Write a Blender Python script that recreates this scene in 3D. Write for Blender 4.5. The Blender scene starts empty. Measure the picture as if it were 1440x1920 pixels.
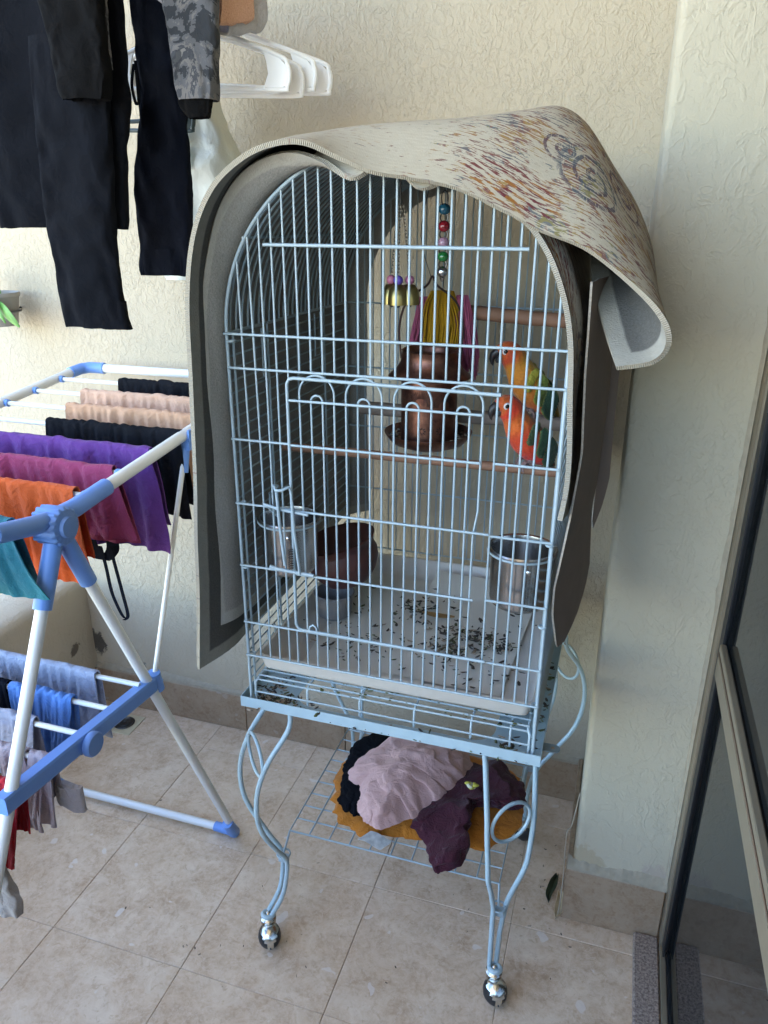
import bpy, math, random
import numpy as np
from mathutils import Vector, Matrix, noise
R = math.radians
PI = math.pi
scene = bpy.context.scene
col = scene.collection

# ---------------------------------------------------------------- camera
cam = bpy.data.cameras.new('camera')
cam.sensor_fit = 'VERTICAL'
cam.sensor_height = 24.0
cam.lens = 24.0 * 1408.0 / 1920.0
cam.clip_start = 0.02
cam.clip_end = 500
cam_o = bpy.data.objects.new('camera', cam)
col.objects.link(cam_o)
fw = Vector((-0.28075, 0.88991, -0.35950)); rt = Vector((0.95305, 0.30277, 0.00519)); up = Vector((-0.11346, 0.34116, 0.93313))
m = Matrix((rt, up, -fw)).transposed().to_4x4()
m.translation = Vector((1.0992, -0.9797, 1.5129))
cam_o.matrix_world = m
scene.camera = cam_o

# ---------------------------------------------------------------- daylight: the sun stands behind the house, the balcony is in open shade
SUN_EL, SUN_AZ = 58.0, 75.0        # elevation, compass angle measured from +y towards +x
w = bpy.data.worlds.new('World'); scene.world = w; w.use_nodes = True
nt = w.node_tree; nt.nodes.clear()
sky = nt.nodes.new('ShaderNodeTexSky'); sky.sky_type = 'NISHITA'; sky.sun_disc = False
sky.sun_elevation = R(SUN_EL); sky.sun_rotation = R(SUN_AZ); sky.air_density = 1.0; sky.dust_density = 0.3; sky.ozone_density = 1.0
bg = nt.nodes.new('ShaderNodeBackground'); bg.inputs[1].default_value = 0.15
wo = nt.nodes.new('ShaderNodeOutputWorld')
nt.links.new(sky.outputs[0], bg.inputs[0]); nt.links.new(bg.outputs[0], wo.inputs[0])
sl = bpy.data.lights.new('sun', 'SUN'); sl.energy = 5.0; sl.angle = R(0.53); sl.color = (1.0, 0.91, 0.76)
so = bpy.data.objects.new('sun', sl); col.objects.link(so)
sd = Vector((math.sin(R(SUN_AZ)) * math.cos(R(SUN_EL)), math.cos(R(SUN_AZ)) * math.cos(R(SUN_EL)), math.sin(R(SUN_EL))))
so.rotation_euler = sd.to_track_quat('Z', 'Y').to_euler()
so.location = sd * 30
vs = scene.view_settings
vs.view_transform = 'Standard'; vs.look = 'None'; vs.exposure = 3.55; vs.gamma = 1.0; vs.use_curve_mapping = False
scene.render.engine = 'CYCLES'
scene.cycles.use_denoising = True
scene.cycles.max_bounces = 8; scene.cycles.diffuse_bounces = 4; scene.cycles.transparent_max_bounces = 12
scene.cycles.caustics_reflective = False; scene.cycles.caustics_refractive = False
scene.cycles.sample_clamp_indirect = 6.0

# ---------------------------------------------------------------- helpers
def N3(x, y, z): return noise.noise(Vector((x, y, z)))
def FB(x, y, z, o=4): return noise.fractal(Vector((x, y, z)), 1.0, 2.0, o)

def tag(o, label=None, cat=None, group=None, kind=None):
    if label: o['label'] = label
    if cat: o['category'] = cat
    if group: o['group'] = group
    if kind: o['kind'] = kind
    return o
def empty(name, loc=(0, 0, 0), label=None, cat=None, group=None, kind=None):
    o = bpy.data.objects.new(name, None); o.empty_display_size = .05
    col.objects.link(o); o.location = loc
    return tag(o, label, cat, group, kind)
def adopt(o, parent):
    if parent is not None:
        o.parent = parent
        pw = parent
        loc = Vector((0, 0, 0))
        while pw is not None:
            loc += pw.location; pw = pw.parent
        o.location = o.location - loc
def link(name, mesh, parent=None, loc=(0, 0, 0)):
    """a mesh given in room coordinates becomes an object (a child keeps its place in the room)"""
    o = bpy.data.objects.new(name, mesh); col.objects.link(o); o.location = loc
    adopt(o, parent)
    return o

class MB:
    def __init__(s): s.v = []; s.f = []; s.m = []; s.uv = []; s.c = []
    def add(s, vs, fs, mi=0, uvs=None, cols=None):
        b = len(s.v); s.v += [tuple(p) for p in vs]
        s.uv += list(uvs) if uvs else [(0, 0)] * len(vs)
        s.c += list(cols) if cols else [(1, 1, 1)] * len(vs)
        for f in fs:
            s.f.append(tuple(b + i for i in f)); s.m.append(mi)
        return s
    def tube(s, pts, r, n=8, closed=False, mi=0, caps=True):
        pts = [Vector(p) for p in pts]; k = len(pts)
        rs = r if isinstance(r, (list, tuple)) else [r] * k
        tans = []
        for i in range(k):
            a = pts[i - 1] if (i > 0 or closed) else pts[0]
            b = pts[(i + 1) % k] if (i < k - 1 or closed) else pts[-1]
            tans.append((b - a).normalized())
        t0 = tans[0]; nrm = t0.orthogonal().normalized()
        ring = []
        for i in range(k):
            t = tans[i]
            nrm = (nrm - t * nrm.dot(t))
            nrm = nrm.normalized() if nrm.length > 1e-6 else t.orthogonal().normalized()
            bn = t.cross(nrm)
            ring.append([pts[i] + (nrm * math.cos(2 * PI * j / n) + bn * math.sin(2 * PI * j / n)) * rs[i] for j in range(n)])
        vs = [p for q in ring for p in q]; fs = []
        for i in range(k if closed else k - 1):
            i2 = (i + 1) % k
            for j in range(n):
                fs.append((i * n + j, i * n + (j + 1) % n, i2 * n + (j + 1) % n, i2 * n + j))
        if caps and not closed:
            fs.append(tuple(range(n))[::-1]); fs.append(tuple((k - 1) * n + j for j in range(n)))
        return s.add(vs, fs, mi)
    def box(s, a, b, mi=0, M=None):
        x0, y0, z0 = a; x1, y1, z1 = b
        v = [Vector(p) for p in ((x0, y0, z0), (x1, y0, z0), (x1, y1, z0), (x0, y1, z0), (x0, y0, z1), (x1, y0, z1), (x1, y1, z1), (x0, y1, z1))]
        if M: v = [M @ p for p in v]
        return s.add(v, [(0, 3, 2, 1), (4, 5, 6, 7), (0, 1, 5, 4), (1, 2, 6, 5), (2, 3, 7, 6), (3, 0, 4, 7)], mi)
    def bbox(s, a, b, c=.002, mi=0, M=None):
        """box with chamfered long edges"""
        x0, y0, z0 = a; x1, y1, z1 = b
        vs = []
        for z, q in ((z0, c), (z0 + c, 0), (z1 - c, 0), (z1, c)):
            for x, y in ((x0 + q + c, y0 + q), (x1 - q - c, y0 + q), (x1 - q, y0 + q + c), (x1 - q, y1 - q - c), (x1 - q - c, y1 - q), (x0 + q + c, y1 - q), (x0 + q, y1 - q - c), (x0 + q, y0 + q + c)):
                vs.append(Vector((x, y, z)))
        if M: vs = [M @ p for p in vs]
        fs = [tuple(range(8))[::-1], tuple(range(24, 32))]
        for k in range(3):
            for j in range(8): fs.append((k * 8 + j, k * 8 + (j + 1) % 8, k * 8 + 8 + (j + 1) % 8, k * 8 + 8 + j))
        return s.add(vs, fs, mi)
    def lathe(s, prof, c=(0, 0, 0), n=24, mi=0, M=None, sx=1, sy=1):
        vs = []; fs = []; c = Vector(c)
        for r, z in prof:
            for j in range(n):
                a = 2 * PI * j / n; p = Vector((r * math.cos(a) * sx, r * math.sin(a) * sy, z))
                vs.append((M @ p if M else p) + c)
        for i in range(len(prof) - 1):
            for j in range(n): fs.append((i * n + j, i * n + (j + 1) % n, (i + 1) * n + (j + 1) % n, (i + 1) * n + j))
        if prof[0][0] > 1e-4: fs.append(tuple(range(n))[::-1])
        if prof[-1][0] > 1e-4: fs.append(tuple((len(prof) - 1) * n + j for j in range(n)))
        return s.add(vs, fs, mi)
    def ball(s, c, r, n=12, mi=0, sc=(1, 1, 1), M=None):
        vs = []; fs = []; c = Vector(c); h = n // 2
        for i in range(h + 1):
            th = PI * i / h
            for j in range(n):
                a = 2 * PI * j / n
                p = Vector((math.sin(th) * math.cos(a) * sc[0], math.sin(th) * math.sin(a) * sc[1], math.cos(th) * sc[2])) * r
                vs.append((M @ p if M else p) + c)
        for i in range(h):
            for j in range(n): fs.append((i * n + j, (i + 1) * n + j, (i + 1) * n + (j + 1) % n, i * n + (j + 1) % n))
        return s.add(vs, fs, mi)
    def torus(s, c, rad, r, ax=(0, 0, 1), n=24, m=8, mi=0):
        ax = Vector(ax).normalized(); e = ax.orthogonal().normalized(); g = ax.cross(e); c = Vector(c)
        return s.tube([c + (e * math.cos(2 * PI * i / n) + g * math.sin(2 * PI * i / n)) * rad for i in range(n)], r, m, True, mi)
    def grid(s, P, nu, nv, mi=0, uvs=None, cols=None):
        """P: flat list, index u*nv+v"""
        fs = [(u * nv + v, (u + 1) * nv + v, (u + 1) * nv + v + 1, u * nv + v + 1) for u in range(nu - 1) for v in range(nv - 1)]
        return s.add(P, fs, mi, uvs, cols)
    def sheet(s, P, nu, nv, th, mi=(0, 1, 2), uvs=None, flip=False):
        """a grid with real thickness: outer face, inner face and rim"""
        P = [Vector(p) for p in P]; Nn = [Vector((0, 0, 0))] * len(P)
        for u in range(nu):
            for v in range(nv):
                a = P[min(u + 1, nu - 1) * nv + v] - P[max(u - 1, 0) * nv + v]
                b = P[u * nv + min(v + 1, nv - 1)] - P[u * nv + max(v - 1, 0)]
                q = a.cross(b)
                Nn[u * nv + v] = q.normalized() if q.length > 1e-9 else Vector((0, 0, 1))
        sg = -1 if flip else 1
        A = [P[i] + Nn[i] * (th * .5 * sg) for i in range(len(P))]; B = [P[i] - Nn[i] * (th * .5 * sg) for i in range(len(P))]
        uvs = uvs or [(u / (nu - 1), v / (nv - 1)) for u in range(nu) for v in range(nv)]
        b = len(s.v)
        s.add(A + B, [], 0, list(uvs) + list(uvs))
        k = len(P)
        def q(i, mm, rev=False):
            f = tuple(b + j for j in i)
            s.f.append(f[::-1] if rev else f); s.m.append(mm)
        for u in range(nu - 1):
            for v in range(nv - 1):
                i0, i1, i2, i3 = u * nv + v, (u + 1) * nv + v, (u + 1) * nv + v + 1, u * nv + v + 1
                q((i0, i1, i2, i3), mi[0], flip); q((k + i0, k + i1, k + i2, k + i3), mi[1], not flip)
        for u in range(nu - 1):
            for v in (0, nv - 1):
                i0, i1 = u * nv + v, (u + 1) * nv + v
                q((i0, k + i0, k + i1, i1), mi[2], (v != 0) ^ flip)
        for v in range(nv - 1):
            for u in (0, nu - 1):
                i0, i1 = u * nv + v, u * nv + v + 1
                q((i0, i1, k + i1, k + i0), mi[2], (u != 0) ^ flip)
        return s
    def mesh(s, name, mats, smooth=True):
        me = bpy.data.meshes.new(name); me.from_pydata(s.v, [], s.f)
        for x in (mats if isinstance(mats, (list, tuple)) else [mats]): me.materials.append(x)
        if len(set(s.m)) > 1 or (s.m and s.m[0]): me.polygons.foreach_set('material_index', s.m)
        if smooth: me.polygons.foreach_set('use_smooth', [True] * len(s.f))
        if any(u != (0, 0) for u in s.uv):
            ul = me.uv_layers.new(name='UVMap'); fl = []
            for f in s.f:
                for i in f: fl += list(s.uv[i])
            ul.data.foreach_set('uv', fl)
        if any(c != (1, 1, 1) for c in s.c):
            ca = me.color_attributes.new('Col', 'FLOAT_COLOR', 'POINT'); fl = []
            for c in s.c: fl += [c[0], c[1], c[2], 1]
            ca.data.foreach_set('color', fl)
        me.update()
        if smooth:
            try: me.set_sharp_from_angle(angle=R(50))
            except Exception: pass
        return me
    def build(s, name, mats, parent=None, smooth=True, loc=(0, 0, 0)):
        return link(name, s.mesh(name, mats, smooth), parent, loc)

def lerp(a, b, t): return a + (b - a) * t
def sstep(a, b, x):
    t = max(0, min(1, (x - a) / (b - a))); return t * t * (3 - 2 * t)
def cr(P, t):
    """Catmull-Rom through the points of P, t in 0..1"""
    n = len(P) - 1; x = min(max(t, 0), 1) * n; i = min(int(x), n - 1); f = x - i
    p0, p1, p2, p3 = P[max(i - 1, 0)], P[i], P[i + 1], P[min(i + 2, n)]
    return 0.5 * ((2 * p1) + (p2 - p0) * f + (2 * p0 - 5 * p1 + 4 * p2 - p3) * f * f + (3 * p1 - p0 - 3 * p2 + p3) * f ** 3)
def crv(P, n): 
    P = [Vector(p) for p in P]
    return [cr(P, i / (n - 1)) for i in range(n)]
def interp(tab, x):
    for (a, va), (b, vb) in zip(tab, tab[1:]):
        if x <= b: return lerp(va, vb, max(0, min(1, (x - a) / (b - a)))) if b > a else va
    return tab[-1][1]

def settle(P, nu, nv, fu=1.1, fv=1.0, pin=None, iters=110, g=.0006, wrap=False, collide=None, bend=.25, seed=0, jit=.0015, hold=None, damp=.9, sh=.3):
    """let a sheet of cloth hang: position based relaxation of a nu x nv grid whose cloth is fu / fv times longer than its start"""
    X = np.array([tuple(p) for p in P], float); k = len(X); rs = np.random.RandomState(seed)
    I = np.arange(nu * nv).reshape(nu, nv); fam = []
    def addf(a, b, par, f, st):
        a, b, par = a.ravel(), b.ravel(), par.ravel()
        for c in (0, 1):
            m_ = par == c
            if m_.any(): fam.append((a[m_], b[m_], np.linalg.norm(X[a[m_]] - X[b[m_]], axis=1) * f, st))
    gu, gv = np.meshgrid(np.arange(nu), np.arange(nv), indexing='ij')
    if wrap:
        J = np.roll(I, -1, 0); addf(I, J, gu % 2, fu, 1.0); J2 = np.roll(I, -2, 0); addf(I, J2, (gu // 2) % 2, fu, bend)
        D = np.roll(I[:, 1:], -1, 0); addf(I[:, :-1], D, gu[:, :-1] % 2, math.sqrt(fu * fv), sh); D = np.roll(I[:, :-1], -1, 0); addf(I[:, 1:], D, gu[:, 1:] % 2, math.sqrt(fu * fv), sh)
    else:
        addf(I[:-1], I[1:], gu[:-1] % 2, fu, 1.0); addf(I[:-2], I[2:], (gu[:-2] // 2) % 2, fu, bend)
        addf(I[:-1, :-1], I[1:, 1:], gu[:-1, :-1] % 2, math.sqrt(fu * fv), sh); addf(I[1:, :-1], I[:-1, 1:], gu[1:, :-1] % 2, math.sqrt(fu * fv), sh)
    addf(I[:, :-1], I[:, 1:], gv[:, :-1] % 2, fv, 1.0); addf(I[:, :-2], I[:, 2:], (gv[:, :-2] // 2) % 2, fv, bend)
    w_ = np.ones(k)
    if pin is not None: w_[np.array(pin, bool)] = 0
    X0 = X.copy(); X = X + rs.normal(0, jit, X.shape) * w_[:, None]; V = np.zeros_like(X)
    for it in range(iters):
        Xp = X.copy(); V[:, 2] -= g; X = X + V * w_[:, None]
        for _ in range(2):
            for a, b, L, st in fam:
                d = X[b] - X[a]; ln = np.linalg.norm(d, axis=1) + 1e-9; ws = w_[a] + w_[b] + 1e-9
                q = d * (st * (ln - L) / ln / ws)[:, None]
                X[a] += q * w_[a][:, None]; X[b] -= q * w_[b][:, None]
        if hold is not None: X[hold[0], :2] += (X0[hold[0], :2] - X[hold[0], :2]) * hold[1]
        if collide is not None: X = collide(X)
        V = (X - Xp) * damp
    # light smoothing
    G = X.reshape(nu, nv, 3).copy()
    if not wrap:
        S = G.copy(); S[1:-1] = .5 * G[1:-1] + .25 * (G[:-2] + G[2:]); G = S
    S = G.copy(); S[:, 1:-1] = .5 * G[:, 1:-1] + .25 * (G[:, :-2] + G[:, 2:])
    return [Vector(p) for p in S.reshape(-1, 3)]

# ---------------------------------------------------------------- materials
class NT:
    def __init__(s, name):
        s.m = bpy.data.materials.new(name); s.m.use_nodes = True; s.t = s.m.node_tree
        s.b = s.t.nodes['Principled BSDF']
    def n(s, typ, **k):
        x = s.t.nodes.new(typ)
        for a, v in k.items():
            if a.startswith('i_'):
                key = a[2:]
                try: x.inputs[int(key)].default_value = v
                except ValueError: x.inputs[key.replace('_', ' ')].default_value = v
            else: setattr(x, a, v)
        return x
    def l(s, a, b): s.t.links.new(a, b)
    def set(s, **k):
        for a, v in k.items(): s.b.inputs[a.replace('_', ' ')].default_value = v
    def coord(s, kind='Object', scale=(1, 1, 1), rot=(0, 0, 0), loc=(0, 0, 0)):
        if kind == 'World':
            g = s.n('ShaderNodeNewGeometry'); o = g.outputs['Position']
        else:
            g = s.n('ShaderNodeTexCoord'); o = g.outputs[kind]
        mp = s.n('ShaderNodeMapping'); mp.inputs['Scale'].default_value = scale; mp.inputs['Rotation'].default_value = rot; mp.inputs['Location'].default_value = loc
        s.l(o, mp.inputs[0]); return mp.outputs[0]
    def noise(s, co, scale, detail=4, rough=.55, dist=0):
        x = s.n('ShaderNodeTexNoise'); x.inputs['Scale'].default_value = scale; x.inputs['Detail'].default_value = detail
        x.inputs['Roughness'].default_value = rough; x.inputs['Distortion'].default_value = dist
        s.l(co, x.inputs['Vector']); return x.outputs['Fac']
    def ramp(s, fac, stops, interp='LINEAR'):
        x = s.n('ShaderNodeValToRGB'); cr_ = x.color_ramp; cr_.interpolation = interp
        while len(cr_.elements) < len(stops): cr_.elements.new(.5)
        for e, (p, c) in zip(cr_.elements, stops):
            e.position = p; e.color = (c[0], c[1], c[2], 1) if isinstance(c, (tuple, list)) else (c, c, c, 1)
        s.l(fac, x.inputs[0]); return x.outputs[0]
    def mix(s, fac, a, b, mode='MIX'):
        x = s.n('ShaderNodeMix'); x.data_type = 'RGBA'; x.blend_type = mode
        for v, i in ((fac, 0), (a, 6), (b, 7)):
            if hasattr(v, 'node'): s.l(v, x.inputs[i])
            elif isinstance(v, (tuple, list)): x.inputs[i].default_value = (v[0], v[1], v[2], 1)
            else: x.inputs[i].default_value = v
        return x.outputs[2]
    def math(s, op, a, b=0.0, c=0.0):
        x = s.n('ShaderNodeMath'); x.operation = op
        for v, i in ((a, 0), (b, 1), (c, 2)):
            if hasattr(v, 'node'): s.l(v, x.inputs[i])
            else: x.inputs[i].default_value = v
        return x.outputs[0]
    def bump(s, h, strength=.3, dist=.002, nrm=None):
        x = s.n('ShaderNodeBump'); x.inputs['Strength'].default_value = strength; x.inputs['Distance'].default_value = dist
        s.l(h, x.inputs['Height'])
        if nrm is not None: s.l(nrm, x.inputs['Normal'])
        s.l(x.outputs[0], s.b.inputs['Normal']); return x.outputs[0]
    def color(s, c):
        if hasattr(c, 'node'): s.l(c, s.b.inputs['Base Color'])
        else: s.b.inputs['Base Color'].default_value = (c[0], c[1], c[2], 1)
    def vec(s, co):
        x = s.n('ShaderNodeSeparateXYZ'); s.l(co, x.inputs[0]); return x.outputs

def plain(name, c, rough=.5, metal=0.0, var=.12, nscale=30, bump=0.0, bscale=80, spec=None, coat=0):
    n = NT(name); co = n.coord('Object')
    f = n.noise(co, nscale, 4)
    n.color(n.mix(f, tuple(x * (1 - var) for x in c), tuple(min(1, x * (1 + var)) for x in c)))
    n.set(Roughness=rough, Metallic=metal)
    if spec is not None: n.b.inputs['Specular IOR Level'].default_value = spec
    if coat: n.b.inputs['Coat Weight'].default_value = coat
    if bump: n.bump(n.noise(co, bscale, 3), bump, .001)
    return n.m
def cloth(name, c, c2=None, rough=.9, weave=900, bump=.25, sheen=.25, var=.15, spec=.2):
    n = NT(name); co = n.coord('Object')
    f = n.noise(co, 14, 5, .6)
    d = c2 or tuple(x * (1 - var * 2) for x in c)
    base = n.mix(n.ramp(f, [(.3, 0.0), (.7, 1.0)]), d, c)
    fine = n.noise(co, weave * .5, 2)
    n.color(n.mix(.35, base, n.mix(fine, tuple(x * .7 for x in c), tuple(min(1, x * 1.25) for x in c))))
    n.set(Roughness=rough)
    n.b.inputs['Specular IOR Level'].default_value = spec if sheen else .05
    n.b.inputs['Sheen Weight'].default_value = sheen * .4
    h = n.math('ADD', n.math('MULTIPLY', n.noise(co, weave, 1), .12), n.noise(co, 38, 4, .6, .6))
    n.bump(h, min(1, bump * 1.7), .008)
    return n.m

def stucco(name, c, scale=38, dirt=None, bs=.6):
    """trowelled knock-down plaster: flattened ridges and crumbs"""
    n = NT(name); co = n.coord('World')
    big = n.noise(co, 1.3, 4, .6)
    base = n.mix(n.ramp(big, [(.3, 0.0), (.7, 1.0)]), tuple(x * .90 for x in c), tuple(min(1, x * 1.05) for x in c))
    cs = n.coord('World', scale=(1.0, 1.0, .72))
    rid = n.noise(cs, scale, 5, .62, .25); rid2 = n.noise(co, scale * 3.4, 4, .65, .2); rid3 = n.noise(cs, scale * .42, 3, .5, .8)
    h1 = n.ramp(rid, [(.47, 0.0), (.54, .8), (.62, 1.0)])
    h3 = n.ramp(n.math('ABSOLUTE', n.math('SUBTRACT', rid3, .5)), [(0.0, 1.0), (.035, 0.0)])
    vary = n.ramp(n.noise(co, 4, 4, .6), [(.36, .18), (.60, 1.0)])
    h = n.math('ADD', n.math('MULTIPLY', n.math('MULTIPLY', h1, vary), .7), n.math('ADD', n.math('MULTIPLY', rid2, .42), n.math('MULTIPLY', h3, .30)))
    fleck = n.ramp(n.noise(co, 55, 2), [(.74, 0.0), (.80, 1.0)])
    colr = n.mix(n.math('MULTIPLY', fleck, .10), base, tuple(x * .55 for x in c))
    if dirt:
        for (cx, cy, cz, rad, cc, thr) in dirt:
            mp = n.coord('World', loc=(-cx, -cy, -cz))
            ln = n.n('ShaderNodeVectorMath'); ln.operation = 'LENGTH'; n.l(mp, ln.inputs[0])
            d = n.math('DIVIDE', ln.outputs['Value'], rad)
            e = n.math('ADD', d, n.math('MULTIPLY', n.math('SUBTRACT', n.noise(co, 22, 5, .7, .5), .5), 2.6))
            mk = n.ramp(e, [(thr - .12, 1.0), (thr + .12, 0.0)])
            colr = n.mix(mk, colr, cc)
    n.color(colr); n.set(Roughness=.88)
    n.b.inputs['Specular IOR Level'].default_value = .25
    n.bump(h, bs, .0048)
    return n.m

def tilemat(name, tint=(1, 1, 1), rough=.42):
    """beige marble-look ceramic: cloudy brown and cream, pale flecks and fine veins"""
    n = NT(name); co = n.coord('World')
    oi = n.n('ShaderNodeObjectInfo')
    off = n.n('ShaderNodeVectorMath'); off.operation = 'SCALE'; off.inputs['Scale'].default_value = 7.0
    cb = n.n('ShaderNodeCombineXYZ'); n.l(oi.outputs['Random'], cb.inputs[0]); n.l(oi.outputs['Random'], cb.inputs[1])
    n.l(cb.outputs[0], off.inputs[0])
    ad = n.n('ShaderNodeVectorMath'); ad.operation = 'ADD'; n.l(co, ad.inputs[0]); n.l(off.outputs[0], ad.inputs[1]); co = ad.outputs[0]
    a = n.noise(co, 13, 7, .72, .5); b = n.noise(co, 70, 5, .72, .5)
    T = lambda c: tuple(x * y for x, y in zip(c, tint))
    c1 = n.ramp(a, [(.32, T((.38, .275, .19))), (.44, T((.50, .39, .295))), (.54, T((.60, .50, .405))), (.66, T((.70, .63, .545)))])
    c2 = n.mix(n.ramp(b, [(.40, 0.0), (.62, .65)]), c1, T((.66, .585, .50)))
    bd = n.ramp(n.noise(co, 52, 5, .7, .8), [(.54, 0.0), (.66, .6)])
    c2 = n.mix(bd, c2, T((.42, .31, .22)))
    wv = n.noise(co, 9, 5, .6, 1.6)
    vein = n.ramp(n.math('ABSOLUTE', n.math('SUBTRACT', wv, .5)), [(0.0, 1.0), (.010, 0.0)])
    c3 = n.mix(n.math('MULTIPLY', vein, .45), c2, T((.70, .64, .58)))
    fl = n.ramp(n.noise(co, 20, 2, .4, .2), [(.70, 0.0), (.715, 1.0)])
    c4 = n.mix(n.math('MULTIPLY', fl, .75), c3, T((.70, .69, .70)))
    dk = n.ramp(n.noise(co, 110, 3), [(.69, 0.0), (.74, 1.0)])
    c5 = n.mix(n.math('MULTIPLY', dk, .3), c4, T((.20, .14, .09)))
    dirt = n.ramp(n.noise(n.coord('World'), 2.2, 5, .65), [(.40, 0.0), (.70, .35)])
    n.color(n.mix(dirt, c5, T((.44, .34, .235))))
    n.l(n.ramp(b, [(.3, rough - .08), (.7, rough + .18)]), n.b.inputs['Roughness'])
    n.bump(n.math('ADD', n.noise(co, 60, 5, .6, .6), n.math('MULTIPLY', a, .6)), .35, .002)
    return n.m
# ================================================================ THE BALCONY
CREAM = (.475, .403, .292)
M_wall = stucco('wall_plaster', CREAM, 78, dirt=[(-.455, .79, .22, .045, (.10, .085, .065), .9), (-.30, .79, .165, .03, (.20, .19, .16), .72)], bs=.58)
M_pillar = stucco('pillar_plaster', (.462, .405, .295), 52, dirt=[(1.13, .395, .17, .05, (.40, .33, .22), .8), (1.30, .395, .18, .04, (.42, .35, .27), .7)], bs=.42)
M_par = stucco('parapet_plaster', (.50, .43, .33), 30, dirt=[(-.46, .70, .24, .028, (.16, .13, .10), .7)], bs=.4)
M_tile = tilemat('floor_tile', (1.07, .965, .835), .50)
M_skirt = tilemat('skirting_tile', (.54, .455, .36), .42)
M_grout = plain('grout', (.34, .265, .19), .95, var=.4, nscale=40)
M_mortar = plain('flaking_mortar', (.33, .28, .20), .95, var=.25, nscale=70, bump=.9, bscale=110)
M_ceil = plain('ceiling_paint', (.80, .69, .53), .9)
M_conc = plain('bounce_paving', (.25, .24, .22), .9, nscale=.6)
M_alu = plain('champagne_aluminium', (.30, .25, .175), .38, .55, var=.12, nscale=25)
M_gask = plain('black_gasket', (.012, .012, .013), .45)
M_granite = NT('granite'); _n = M_granite; _co = _n.coord('World')
_n.color(_n.mix(_n.ramp(_n.noise(_co, 190, 4, .8), [(.40, 0.0), (.62, 1.0)]), (.13, .092, .072), (.42, .33, .265)))
_n.set(Roughness=.6); _n.bump(_n.noise(_co, 160, 3), .3, .001); M_granite = _n.m

def slab(name, a, b, mat, label, cat=None, kind=None, c=.004, parent=None):
    mb = MB(); mb.bbox(a, b, c); o = mb.build(name, mat, parent, smooth=False)
    return tag(o, label, cat, None, kind)

slab('ground', (-150, -150, -3.3), (150, 150, -3.2), M_conc, 'unseen ground added below the balcony to bounce sunlight up', kind='structure')  # out of view, added so sunlight bounces up into the balcony
slab('ceiling', (-.60, -3.2, 3.22), (4.5, 1.2, 3.4), M_ceil, 'unseen balcony ceiling slab above the cage, tinted for warm bounce', kind='structure')  # out of view; height, open edge and warm tint shape the daylight

# floor: bed of grout and the tiles in it
floor = empty('floor', (0, 0, 0), 'beige marbled tile floor of the balcony', kind='structure')
mb = MB(); mb.box((-.62, -4.0, -.25), (4.5, .80, -.0018)); mb.build('grout_bed', M_grout, floor, smooth=False)
TS = .333; GAP = .0009
def tile_mesh(w, d, h=.012):
    mb = MB(); mb.bbox((GAP / 2, GAP / 2, -h), (w - GAP / 2, d - GAP / 2, 0), .0012); return mb.mesh('tile', M_tile, False)
_tc = {}
xs = [-.46, -.333] + [TS * i for i in range(0, 5)]
ys = [TS * j for j in range(-7, 3)] + [.785]
rng = random.Random(4)
for i in range(len(xs) - 1):
    for j in range(len(ys) - 1):
        wd, dp = xs[i + 1] - xs[i], ys[j + 1] - ys[j]
        if i == len(xs) - 2: wd = 1.325 - xs[i]
        key = (round(wd, 3), round(dp, 3))
        if key not in _tc: _tc[key] = tile_mesh(wd, dp)
        o = link('tile', _tc[key], floor, (xs[i], ys[j], rng.uniform(-.0006, .0006)))

# back wall with its skirting
bw = empty('back_wall', (0, .79, 0), 'long cream stucco wall behind the cage and drying rack', 'wall')
mb = MB(); mb.box((-3.2, .79, -3.0), (1.6, 1.05, 3.22)); mb.build('plaster', M_wall, bw, smooth=False)
mb = MB()
pts = []; nn = 120
for i in range(nn):
    x = lerp(-.455, 1.118, i / (nn - 1)); h = .002 + .012 * abs(FB(x * 9, 3, 0)) + .010 * max(0, FB(x * 3, 9, 2))
    for z, y in ((.128, .7775), (.134 + h * .3, .778 + .003 * N3(x * 40, 0, 1)), (.134 + h, .785), (.138 + h * 1.3, .7915)): pts.append((x, y, z))
mb.grid(pts, nn, 4); mb.build('mortar_bead', M_mortar, bw)
def skirt(parent, x0, x1, y, h, cuts, th=.012):
    e = [x0] + [c for c in cuts if x0 + .01 < c < x1 - .01] + [x1]
    for a, b in zip(e, e[1:]):
        mb = MB(); mb.bbox((0, 0, 0), (b - a - .002, th, h), .0015)
        link('skirting_tile', mb.mesh('skirting_tile', M_skirt, False), parent, (a + .001, y - th, .001))
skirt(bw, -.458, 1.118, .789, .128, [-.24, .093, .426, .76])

# parapet on the open side
pp = empty('parapet', (-.46, -1.5, 0), 'low plastered parapet under the drying rack on the open side', 'wall')
mb = MB(); n1 = 60; ring = [(-.458, -.02), (-.458, .43), (-.466, .450), (-.482, .460), (-.60, .462), (-.625, .45), (-.63, .42), (-.63, -3.0)]
P_ = []
for i in range(n1):
    y = lerp(-4, .789, i / (n1 - 1))
    for k, (x, z) in enumerate(ring):
        P_.append((x + .004 * N3(y * 4, z * 5, 1), y, z + (.006 * N3(y * 3, x * 9, 7) if .1 < z else 0)))
mb.grid(P_, n1, len(ring)); mb.build('plaster', M_par, pp)
for j in range(-6, 3):
    y0 = .789 - (j + 1) * .333 if False else .785 - (3 - j) * .333
    mb = MB(); mb.bbox((0, 0, 0), (.009, .331, .125), .0015)
    link('skirting_tile', mb.mesh('skirting_tile', M_skirt, False), pp, (-.4585, y0, .001))

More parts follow.
